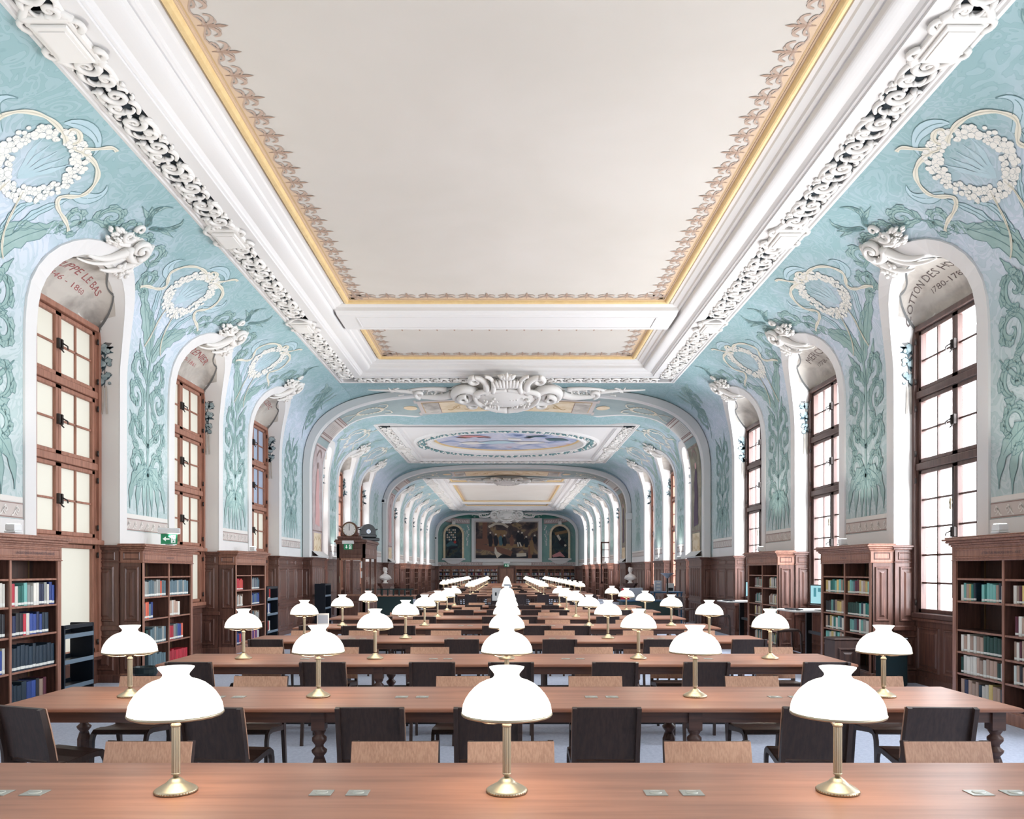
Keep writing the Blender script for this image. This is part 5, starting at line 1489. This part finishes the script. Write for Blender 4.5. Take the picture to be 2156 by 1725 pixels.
# ---------------------------------------------------------------- cabin with clocks
t=thing('entrance_cabin','tall oak cabin with glazed doors carrying two clocks, left of the aisle','cabin',(-4.73,23.35,0))
M=MB(); w=.43; D=2.1
for (x,y) in ((-w,0),(w-.08,0),(-w,D-.08),(w-.08,D-.08)): M.box(x,x+.08,y,y+.08,0,2.6,'oak',.005)
for y in (.0,D-.05): M.box(-w,w,y,y+.05,2.05,2.5,'oak',.005); M.box(-w,w,y,y+.05,0,.9,'oak',.005)
for x in (-w,w-.05): M.box(x,x+.05,0,D,2.05,2.5,'oak',.005); M.box(x,x+.05,0,D,0,.9,'oak',.005); M.box(x,x+.05,D/2-.05,D/2+.05,.9,2.1,'oak',.005)
panel(M,(-w+.05,-.001,0),(1,0,0),(0,-1,0),2*w-.1,2.12,2.4); panel(M,(-w+.05,-.001,0),(1,0,0),(0,-1,0),2*w-.1,.15,.85)
for k in range(3): panel(M,(w,k*D/3,0),(0,1,0),(1,0,0),D/3,.15,.85); panel(M,(w,k*D/3,0),(0,1,0),(1,0,0),D/3,2.12,2.4)
for z,e in ((2.48,.03),(2.53,.07),(2.57,.045)): M.box(-w-e,w+e,-e,D+e,z,z+.05,'oak',.01)
M.box(-w,w,0,D,2.5,2.56,'oak'); M.build('carcass',t)
M=MB(); M.box(-w+.06,w-.06,.01,.04,.9,.96,'oak_light'); M.box(-w+.06,w-.06,.01,.04,1.99,2.06,'oak_light'); M.box(-w+.06,-w+.12,.01,.04,.9,2.06,'oak_light'); M.box(w-.12,w-.06,.01,.04,.9,2.06,'oak_light'); dr_=M.build('door',t)
M=MB(); M.tube([(-w+.09,-.03,1.3),(-w+.09,-.03,1.5)],.012,'brass',8); M.build('door_handle',dr_)
M=MB(); M.add([(-w+.12,.025,.96),(w-.12,.025,.96),(w-.12,.025,2.0),(-w+.12,.025,2.0)],[(0,1,2,3)],'clear_glass'); M.add([(w-.02,.1,.95),(w-.02,D-.1,.95),(w-.02,D-.1,2.05),(w-.02,.1,2.05)],[(0,1,2,3)],'clear_glass'); M.build('glazing',t)
M=MB(); M.box(w-.13,w-.09,-.02,.02,1.75,1.95,'white_plastic',.005); M.box(w-.13,w-.09,-.02,.02,1.45,1.65,'white_plastic',.005); M.build('door_closer',t)
def clock(loc,rz,label,m,face=True):
    t=thing('mantel_clock',label,'clock',loc,rz)
    M=MB(); M.box(-.36,.36,-.12,.12,0,.1,m,.02); M.box(-.27,.27,-.1,.1,.1,.22,m,.03)
    n=16; P=[(.24*math.cos(PI*i/n),.3+.24*math.sin(PI*i/n)) for i in range(n+1)]+[(-.24,.15),(.24,.15)]
    k=len(P); vs=[(x,-.09,z) for x,z in P]+[(x,.09,z) for x,z in P]
    M.add(vs,[tuple(range(k)),tuple(range(2*k-1,k-1,-1))]+[(i,(i+1)%k,(i+1)%k+k,i+k) for i in range(k)],m)
    for s in (-1,1): M.tube([(s*.24,-.02,.36),(s*.31,-.02,.37),(s*.34,-.02,.4)],[.025,.015,.006],m,6)
    M.build('case',t)
    M=MB(); 
    def f(a,b,off): return V((a,-.09-off,.3+b))
    r=.19 if face else .05
    disc(M,f,0,0,r+.02,'brass_dark' if face else 'silver',.01,28); disc(M,f,0,0,r,'paper',.014,28)
    if face:
        for i in range(12):
            th=PI/6*i; ribbon(M,f,[(.15*math.sin(th),.15*math.cos(th)),(.175*math.sin(th),.175*math.cos(th))],.006,'black',.017)
        ribbon(M,f,[(0,-.03),(0,.09)],.009,'black',.019); ribbon(M,f,[(.0,-.03),(.008,.145)],.006,'black',.021)
    M.build('dial',t); return t
clock((-4.78,23.45,2.62),0,'round-topped wooden clock with white dial on the cabin roof','oak')
clock((-4.45,24.6,2.62),.5,'black round-topped clock behind the wooden clock on the cabin','black',False)
# ---------------------------------------------------------------- busts on pedestals
def bust(loc,rz,label,plabel,hair=True,beard=False):
    t=thing('pedestal',plabel,'pedestal',(loc[0],loc[1],0),rz)
    M=MB(); 
    for (z0,z1,w0,w1) in ((0,.1,.2,.2),(.1,.16,.17,.15),(.16,.98,.12,.17),(.98,1.02,.19,.19),(1.02,1.1,.24,.25),(1.1,1.13,.27,.27)):
        vs=[(sx*w0,sy*w0,z0) for sx,sy in ((-1,-1),(1,-1),(1,1),(-1,1))]+[(sx*w1,sy*w1,z1) for sx,sy in ((-1,-1),(1,-1),(1,1),(-1,1))]
        M.add(vs,[(3,2,1,0),(4,5,6,7),(0,1,5,4),(1,2,6,5),(2,3,7,6),(3,0,4,7)],'oak' if beard else 'oak_dark')
    M.build('pedestal_body',t)
    M=MB(); m='marble'
    M.lathe([(.12,0),(.12,.03),(.09,.05),(.07,.09),(.09,.13)],m,16)
    # draped shoulders tapering to the neck, head, all one surface
    H=[(.1,.05,.12,0),(.2,.1,.16,0),(.255,.13,.2,0),(.26,.14,.26,.0),(.22,.13,.32,.0),(.14,.1,.37,0),(.075,.075,.4,0),(.062,.068,.44,-.01),(.06,.07,.47,-.015),(.075,.09,.5,-.02),(.085,.105,.54,-.02),(.09,.112,.58,-.015),(.088,.11,.62,-.01),(.075,.095,.655,0),(.045,.06,.68,0),(.005,.005,.69,0)]
    n=20; vs=[]
    for (rx,ry,z,dy) in H:
        for j in range(n):
            a=2*PI*j/n; x,y=rx*math.cos(a),ry*math.sin(a)+dy
            if z>.5 and math.sin(a)<-.9: y-=.012 if .55<z<.6 else .0
            vs.append((x,y,z))
    M.add(vs,[(i*n+j,i*n+(j+1)%n,(i+1)*n+(j+1)%n,(i+1)*n+j) for i in range(len(H)-1) for j in range(n)],m,True)
    M.tube([(0,-.125,.6),(0,-.15,.565),(0,-.14,.55)],[.012,.02,.012],m,6); M.sphere((0,-.12,.505),.03,m); 
    for s in (-1,1): M.sphere((s*.092,0,.565),.022,m,6,5,(.5,1,1.3)); M.sphere((s*.035,-.118,.59),.014,m,6,4)
    M.tube([(-.03,-.125,.53),(0,-.133,.528),(.03,-.125,.53)],.007,m,6)
    for k in range(18):
        a=k*2.4; z=.6+.08*((k*7)%10)/10; r=.085*math.sqrt(max(0.05,1-((z-.58)/.12)**2)); M.sphere((r*math.cos(a),max(-.05,r*math.sin(a)),z),.026,m,6,4)
    for k in range(9): M.tube([(-.24+.06*k,-.1-.02*math.sin(k),.2),(-.1+.03*k,-.13,.28),(-.04+.012*k,-.09,.37)],[.014,.02,.01],m,6)
    if beard:
        for k in range(8): M.sphere((-.04+.012*k,-.11-.005*(k%3),.49-.01*(k%4)),.028,m,6,4)
    o=M.build('bust'); o.location=(loc[0],loc[1],1.13); o.rotation_euler=(0,0,rz); tag(o,label,'bust')
bust((-5.2,32.9),.5,'white marble bust of a bearded man on the left pedestal','tapered reddish wooden pedestal under the left bust',beard=True)
bust((5.3,33.0),-.4,'white marble bust with bare head on the right pedestal','dark wooden pedestal under the right bust')
# ---------------------------------------------------------------- book trucks
def truck(loc,rz,w,h,shelves,label,tilt=0):
    t=thing('book_truck',label,'trolley',loc,rz)
    M=MB(); d=.3; m='steel_blue'
    for s in (-1,1): M.box(s*w/2-.015,s*w/2+.015,-d/2,d/2,.08,h,m,.008)
    for s in (-1,1):
        for y in (-d/2+.04,d/2-.04): M.tube([(s*w/2,y,.04),(s*w/2,y,.1)],.014,'black',6)
    M.box(-w/2,w/2,-d/2,-d/2+.02,h-.05,h,m,.004)
    fr_=M.build('frame',t)
    for z in shelves:
        M=MB(); M.box(-w/2,w/2,-d/2,d/2,z,z+.012,m); M.box(-w/2,w/2,-d/2-.004,-d/2+.004,z-.02,z+.035,'steel_blue_light',.003); M.box(-w/2,w/2,d/2-.01,d/2,z,z+.06,m); M.build('shelf',t)
    for s in (-1,1):
        for y in (-d/2+.04,d/2-.04):
            M=MB(); M.tube([(s*w/2-.012,y,.035),(s*w/2+.012,y,.035)],.035,'black',12); M.build('caster',fr_)
    return t
truck((-5.62,9.85,0),PI/2,.66,.99,[.2,.52,.84],'empty dark blue metal book truck between the first two left piers')
truck((-5.62,17.98,0),PI/2,.8,1.3,[.25,.65,1.0],'black book truck with a few blue and white books, left wall')
truck((-5.28,22.1,0),PI/2,.7,1.3,[.25,.6,.95],'narrow black book truck near the left foot of the arch')
def loose_book(loc,sz,col,rz,label,ry=0):
    o=BM.copy(); COL.objects.link(o); o.location=loc; o.scale=sz; o.rotation_euler=(ry,0,rz); o.color=lin(col); tag(o,label,'book','books on the black book trucks')
for k,(z,off,c,nm) in enumerate(((1.012,-.3,(90,110,120),'slate'),(1.012,-.2,(30,34,40),'black'),(1.012,-.1,(200,60,60),'red'),(.662,-.25,(44,70,140),'blue'),(.662,-.18,(222,218,208),'white'),(.662,-.1,(40,60,120),'navy'),(.262,-.2,(186,60,62),'red'),(.262,-.12,(222,218,208),'pale'))):
    loose_book((-5.7,17.98+off,z),(.2,.05,.25),c,0,'%s book on the %s shelf of the black book truck'%(nm,'top' if z>1 else ('middle' if z>.5 else 'lowest')))
# ---------------------------------------------------------------- waste bins
t=thing('waste_bin','round dark waste bin with bag beside the second left pier','bin',(-5.05,10.75,0))
M=MB(); M.lathe([(.13,0),(.15,.3),(.155,.31),(.145,.31),(.12,.02)],'black',20); M.build('bucket',t)
M=MB(); M.lathe([(.152,.22),(.165,.25),(.16,.3),(.165,.325),(.15,.33),(.14,.3)],'bag',15,smooth=False); M.build('bin_bag',t)
t=thing('waste_bin','square dark bin cabinet beside the second right bookcase','bin',(5.12,11.75,0)); M=MB(); M.box(-.19,.19,-.19,.19,0,.62,'oak_dark',.01); panel(M,(-.19,-.191,0),(1,0,0),(0,-1,0),.38,.06,.56,'oak_dark'); M.build('bin_body',t); M=MB(); M.box(-.2,.2,-.2,.2,.62,.65,'oak_dark',.01); M.build('lid',t)
t=thing('recycling_bin','glossy black bin with white mark standing against the right pier','bin',(5.6,11.2,0)); M=MB(); M.box(-.17,.17,-.12,.12,0,.66,'bag',.02); 
ribbon(M,lambda a,b,o: V((a,-.125-o,b)),bez((-.03,.58),(.05,.6),(.03,.54),(0,.53),8)+bez((0,.53),(.05,.52),(.05,.46),(-.03,.47),8),.008,'sign_white',.002); M.build('bin_body',t)
M=MB(); M.box(-.175,.175,-.125,.125,.66,.7,'black',.01); M.build('lid',t)
# ---------------------------------------------------------------- computer stations on the right
for k,(y,nm) in enumerate(((14.0,'nearer'),(18.1,'farther'))):
    t=thing('standing_desk','white-topped high computer desk in the right window bay, %s one'%nm,'desk',(5.5,y,0))
    M=MB(); M.box(-.42,.5,-.4,.5,.93,.96,'white_plastic',.006); M.build('desktop',t)
    M=MB(); M.box(.1,.2,-.34,-.29,0,.93,'black',.005); M.box(.1,.2,.38,.43,0,.93,'black',.005); M.box(-.25,.42,-.35,-.28,0,.04,'black',.005); M.box(-.25,.42,.37,.44,0,.04,'black',.005); M.box(.13,.17,-.3,.4,.5,.56,'black',.005); M.build('desk_frame',t)
    t=thing('computer_monitor','computer screen showing a pale blue page, %s right bay'%nm,'monitor',(5.64 if k==0 else 5.74,y-.25,.96),-1.15)
    M=MB(); M.box(-.27,.27,-.02,.02,.09,.46,'black',.008); M.build('monitor_case',t)
    M=MB(); M.box(-.1,.1,-.09,.09,0,.012,'black',.004); M.box(-.03,.03,.02,.05,0,.2,'black',.004); M.build('stand',t)
    M=MB(); M.add([(-.25,-.022,.12),(.25,-.022,.12),(.25,-.022,.44),(-.25,-.022,.44)],[(0,1,2,3)],'screen')
    for (x0,x1,z0,z1) in ((-.18,-.12,.24,.4),(-.08,.0,.33,.4),(.03,.2,.37,.4)): M.add([(x0,-.024,z0),(x1,-.024,z0),(x1,-.024,z1),(x0,-.024,z1)],[(0,1,2,3)],'screen_dark')
    M.build('screen',t)
    M=MB(); M.box(-.1,.1,-.2,.2,0,.018,'navy',.006)
    for r in range(5): M.box(-.085+r*.036,-.06+r*.036,-.19,.19,.018,.023,'black',.002)
    o=M.build('keyboard'); o.location=(5.22,y,.96); tag(o,'dark keyboard on the %s white computer desk'%nm,'keyboard')
    M=MB(); M.sphere((0,0,.012),.035,'black',10,6,(1.5,.9,.6)); o=M.build('computer_mouse'); o.location=(5.2,y-.28,.962); tag(o,'dark mouse by the keyboard on the %s white desk'%nm,'mouse')
def stool(loc,rz,label):
    t=thing('high_chair',label,'chair',loc,rz)
    for s in (-1,1):
        M=MB(); prism(M,[(-.24,.98),(-.2,.8),(-.18,.62),(-.19,.5),(-.25,0)],.016,s*.2,s*.22,'chair_dark'); prism(M,[(-.18,.62),(.14,.64),(.2,.62),(.22,.56),(.24,0)],.016,s*.2,s*.22,'chair_dark'); M.build('side_frame',t)
    M=MB(); prism(M,[(-.18,.635),(0,.645),(.18,.65)],.008,-.2,.2,'chair_dark'); M.build('seat',t)
    M=MB(); prism(M,[(-.232,.98),(-.2,.84),(-.186,.76)],.009,-.2,.2,'chair_dark'); M.build('backrest',t)
    M=MB(); M.tube([(-.2,-.23,.2),(.2,-.23,.2)],.009,'silver',6); M.tube([(-.2,.225,.25),(.2,.225,.25)],.009,'silver',6); M.build('footrest',t)
stool((4.85,13.45,0),-PI/2,'dark high chair facing the nearer computer desk on the right')
stool((4.9,17.7,0),-PI/2-.3,'dark high chair facing the farther computer desk on the right')
stool((4.75,20.6,0),-PI/2+.5,'dark high chair near the right arch pier')
# ---------------------------------------------------------------- reception clutter on the right
t=thing('floor_lamp','black floor lamp with silver bowl by the right pier','lamp',(4.78,22.9,0)); M=MB(); M.lathe([(.15,0),(.15,.02),(.02,.04)],'black',20); M.build('base',t)
M=MB(); M.tube([(0,0,.03),(0,0,1.5)],.028,'black',8); M.build('pole',t); M=MB(); M.lathe([(.02,1.44),(.08,1.5),(.2,1.595),(.2,1.6),(.185,1.595),(.03,1.47)],'silver',28,cap=False); M.build('bowl',t)
t=thing('information_desk','dark green counter at the right behind the reading tables','desk',(4.15,22.6,0)); M=MB(); M.box(-.8,.8,-.35,.35,0,.78,'desk_green',.01); M.build('counter_body',t); M=MB(); M.box(-.86,.86,-.4,.4,.78,.81,'blue_metal',.006); M.build('countertop',t)
t=thing('metal_table','blue metal high table at the right carrying a framed notice','table',(4.95,23.9,0)); M=MB(); M.box(-.45,.45,-.3,.3,.98,1.02,'blue_metal',.006); M.build('tabletop',t)
for sx in (-1,1):
    for sy in (-1,1): M=MB(); M.box(sx*.41-.02,sx*.41+.02,sy*.26-.02,sy*.26+.02,0,.98,'blue_metal'); M.build('leg',t)
M=MB(); M.box(-.12,.12,-.01,.01,0,.26,'paper',.004); M.box(-.09,.09,-.014,-.01,.03,.12,'black'); o=M.build('framed_notice'); o.location=(5.05,23.8,1.02); tag(o,'small white framed notice on the blue metal table','sign')
M=MB(); M.box(-.1,.1,-.1,.1,0,.34,'silver',.01); 
for k in range(3): M.box(-.06,.06,-.105,-.1,.05+k*.1,.1+k*.1,'white_plastic')
o=M.build('machine_tower'); o.location=(4.7,23.95,1.02); tag(o,'grey upright machine on the blue metal table','device')
M=MB(); M.box(-.28,.28,-.02,.02,.02,.36,'silver',.01); M.box(-.08,.08,-.08,.08,0,.02,'silver'); o=M.build('computer_monitor'); o.location=(3.85,22.7,.81); o.rotation_euler=(-.25,0,.6); tag(o,'pale back of a computer screen on the dark green counter','monitor')
t=thing('office_chair','red-backed office chair behind the dark green counter','chair',(3.75,24.0,0),.3)
M=MB(); M.grid(lambda u,v: V(((u-.5)*(.46-.14*v),.05*math.sin(u*PI),.62+.5*v)),8,6,'red_fabric'); M.grid(lambda u,v: V(((u-.5)*(.46-.14*v),.05*math.sin(u*PI)+.05,.62+.5*v)),8,6,'red_fabric'); M.build('backrest',t)
M=MB(); M.box(-.24,.24,-.45,0,.46,.54,'red_fabric',.03); M.build('seat',t)
M=MB(); M.tube([(0,-.2,.1),(0,-.2,.47)],.03,'black',8)
for k in range(5): a=2*PI*k/5; M.tube([(0,-.2,.1),(.28*math.cos(a),-.2+.28*math.sin(a),.05)],.018,'black',6)
M.build('pedestal_base',t)
M=MB(); M.box(-.1,.1,-.008,.008,0,.2,'white_plastic',.003); M.box(-.08,.08,-.012,-.008,.03,.17,'silver'); M.box(-.1,.1,-.05,.05,0,.008,'white_plastic'); o=M.build('notice_holder'); o.location=(-3.1,TABY[4]+.1,HT); o.rotation_euler=(0,0,.3); tag(o,'small upright notice holder at the left end of the fifth table','sign')
M=MB(); M.box(-.13,.13,-.01,.01,0,.16,'white_plastic'); M.box(-.11,.11,-.014,-.01,.02,.14,'silver'); o=M.build('notice_board'); o.location=(0.02,27.6,1.03); tag(o,'grey notice on a stand in the middle of the aisle','sign')
M=MB(); M.tube([(0,0,.02),(0,0,1.03)],.012,'black',6); M.box(-.12,.12,-.12,.12,0,.02,'black'); o=M.build('notice_stand'); o.location=(0.02,27.63,0); tag(o,'thin stand holding the grey notice in the middle aisle','stand')
M=MB(); M.box(-.16,.16,-.01,.01,.6,1.05,'paper',.004); M.tube([(0,0,.0),(0,0,.6)],.012,'black',6); M.box(-.06,.0,-.013,-.01,.78,.9,'black'); o=M.build('notice_stand'); o.location=(-.36,27.4,0); tag(o,'white notice on a stand left of the centre lamps','sign')
# dark counter on the left beyond the arch, and a desk with green lamps behind glass
t=thing('service_desk','low pale-topped desk with dark railing left of the aisle','desk',(-4.15,27.4,0)); M=MB(); M.box(-.9,.9,-.4,.4,.76,.8,'table_wood',.006); M.build('desktop',t); M=MB(); M.box(-.85,.85,-.35,-.32,0,.76,'desk_green'); 
for k in range(9): M.box(-.85+k*.2,-.8+k*.2,-.42,-.38,.8,1.0,'desk_green')
M.box(-.88,.88,-.44,-.37,1.0,1.04,'desk_green'); M.build('railing',t)
# open casement leaf in the far room
t=thing('open_casement','tall casement leaf standing open into the far right window bay','window leaf',(6.02,43.4,0)); M=MB()
for (x0,x1,z0,z1) in ((-.72,-.64,.95,3.3),(-.06,0,.95,3.3),(-.72,0,3.22,3.3),(-.72,0,.95,1.05)): M.box(x0,x1,-.03,.03,z0,z1,'window_wood_dark',.005)
for z in (1.5,1.95,2.4,2.85): M.box(-.66,-.04,-.015,.015,z-.015,z+.015,'window_wood_dark')
M.build('leaf_frame',t); M=MB(); M.add([(-.66,0,1.0),(-.04,0,1.0),(-.04,0,3.25),(-.66,0,3.25)],[(0,1,2,3)],'clear_glass'); M.build('leaf_glass',t); M=MB(); M.lathe([(0,0),(.02,.02),(.014,.06),(.02,.1),(0,.12)],'brass',8,(-.68,-.05,2.0)); M.build('leaf_handle',t)
# security cameras on arch faces
for (x,y,z,nm) in ((-5.72,35.62,4.9,'middle arch, left foot'),(-5.72,62.0,4.3,'far arch, left foot')):
    M=MB(); M.box(-.1,.1,-.06,.08,-.1,.1,'white_plastic',.01); M.box(-.06,.06,-.08,-.05,-.06,.06,'black',.01); o=M.build('security_camera'); o.location=(x,y,z); tag(o,'small square camera on the face of the %s'%nm,'camera')
M=MB(); M.box(-.16,.16,-.05,.12,-.15,.15,'white_plastic',.01); o=M.build('loudspeaker_box'); o.location=(5.68,35.62,4.2); tag(o,'white box on the face of the middle arch, right side','speaker')
# ---------------------------------------------------------------- lighting
def area(name,loc,rot,sx,sy,w,col,parent=None,spread=None):
    L_=bpy.data.lights.new(name,'AREA'); L_.shape='RECTANGLE'; L_.size=sx; L_.size_y=sy; L_.energy=w; L_.color=col
    if spread: L_.spread=spread
    o=bpy.data.objects.new(name,L_); COL.objects.link(o); o.location=loc; o.rotation_euler=rot
    if parent: o.parent=parent
    return o
def aim(d): return V(d).to_track_quat('-Z','Y').to_euler()
FL_W=32; WIN_W=850; WIN_L=3.5
for ri,(y0,y1,ops,zt,zc,det) in enumerate(ROOMS):
    for side in (-1,1):
        for (a,b) in ops:
            area('window_daylight',(side*6.95,(a+b)/2,3.3),aim((-side,0,-.12)),b-a+.4,4.6,(WIN_W*((1 if a>8 else (.6 if a>4 else .25)) if ri==0 else .5) if side>0 else (WIN_L if ri==0 else WIN_W*.22)),(.88,.93,1.0))
        cs=[]
        for (a,b) in piers(y0,y1,ops):
            c=(a+b)/2
            if c<-7: continue
            if (ri==1 and c>33) or (ri==0 and c>19.5) or (ri==2 and (c<39 or c>57.3)): continue
            cs.append(c)
        for k,c in enumerate(cs):
            vis=c>5
            bkc_=(ri!=1) and not (c>19.5 and c<22) and c>7 and c<58
            x=side*5.62; z=2.1 if bkc_ else 2.06
            if bkc_: x=side*5.42
            elif c>5: x=side*5.72
            if 19.5<c<22: x=side*5.7
            z=2.085 if bkc_ else 2.05
            t=thing('floodlight','small white floodlight on top of the %s wall panelling, %s of the %s stretch'%('left' if side<0 else 'right',ordn[k],('near','middle','far')[ri]),'light',(x,c,z),0,'uplights on the panelling')
            M=MB(); M.box(-.06,.06,-.07,.07,.0,.02,'white_plastic',.005); M.box(-.05,.05,-.065,.065,.02,.1,'white_plastic',.012); hs_=M.build('lamp_housing',t)
            M=MB(); M.box(-.04,.04,-.055,.055,.1,.104,'light_face'); M.build('lens',hs_)
            area('flood_beam',(0,0,.13),aim((-side*.5,0,1)),.16,.16,FL_W*(1 if ri==0 else .6),(1,.96,.9),t,2.0)
W_=bpy.data.worlds.new('World'); SC.world=W_; W_.use_nodes=True; bg=W_.node_tree.nodes['Background']; bg.inputs[0].default_value=(.93,.96,1,1); bg.inputs[1].default_value=1.6
# ---------------------------------------------------------------- camera
cam=bpy.data.cameras.new('camera'); co=bpy.data.objects.new('camera',cam); COL.objects.link(co); SC.camera=co
co.location=(0,0,CAMZ); co.rotation_euler=(PI/2,0,0); cam.sensor_width=36; cam.lens=36*1620/2156; cam.shift_x=(1078-1067)/2156; cam.shift_y=(1202-862.5)/2156; cam.clip_end=200
SC.view_settings.view_transform='Standard'; SC.view_settings.look='None'; SC.view_settings.gamma=1; SC.view_settings.use_curve_mapping=False
SC.view_settings.exposure=.14
SC.cycles.max_bounces=5; SC.cycles.diffuse_bounces=4; SC.cycles.glossy_bounces=2; SC.cycles.transparent_max_bounces=8; SC.cycles.sample_clamp_indirect=4
SC.cycles.use_denoising=True; SC.cycles.use_adaptive_sampling=True; SC.cycles.adaptive_threshold=.035
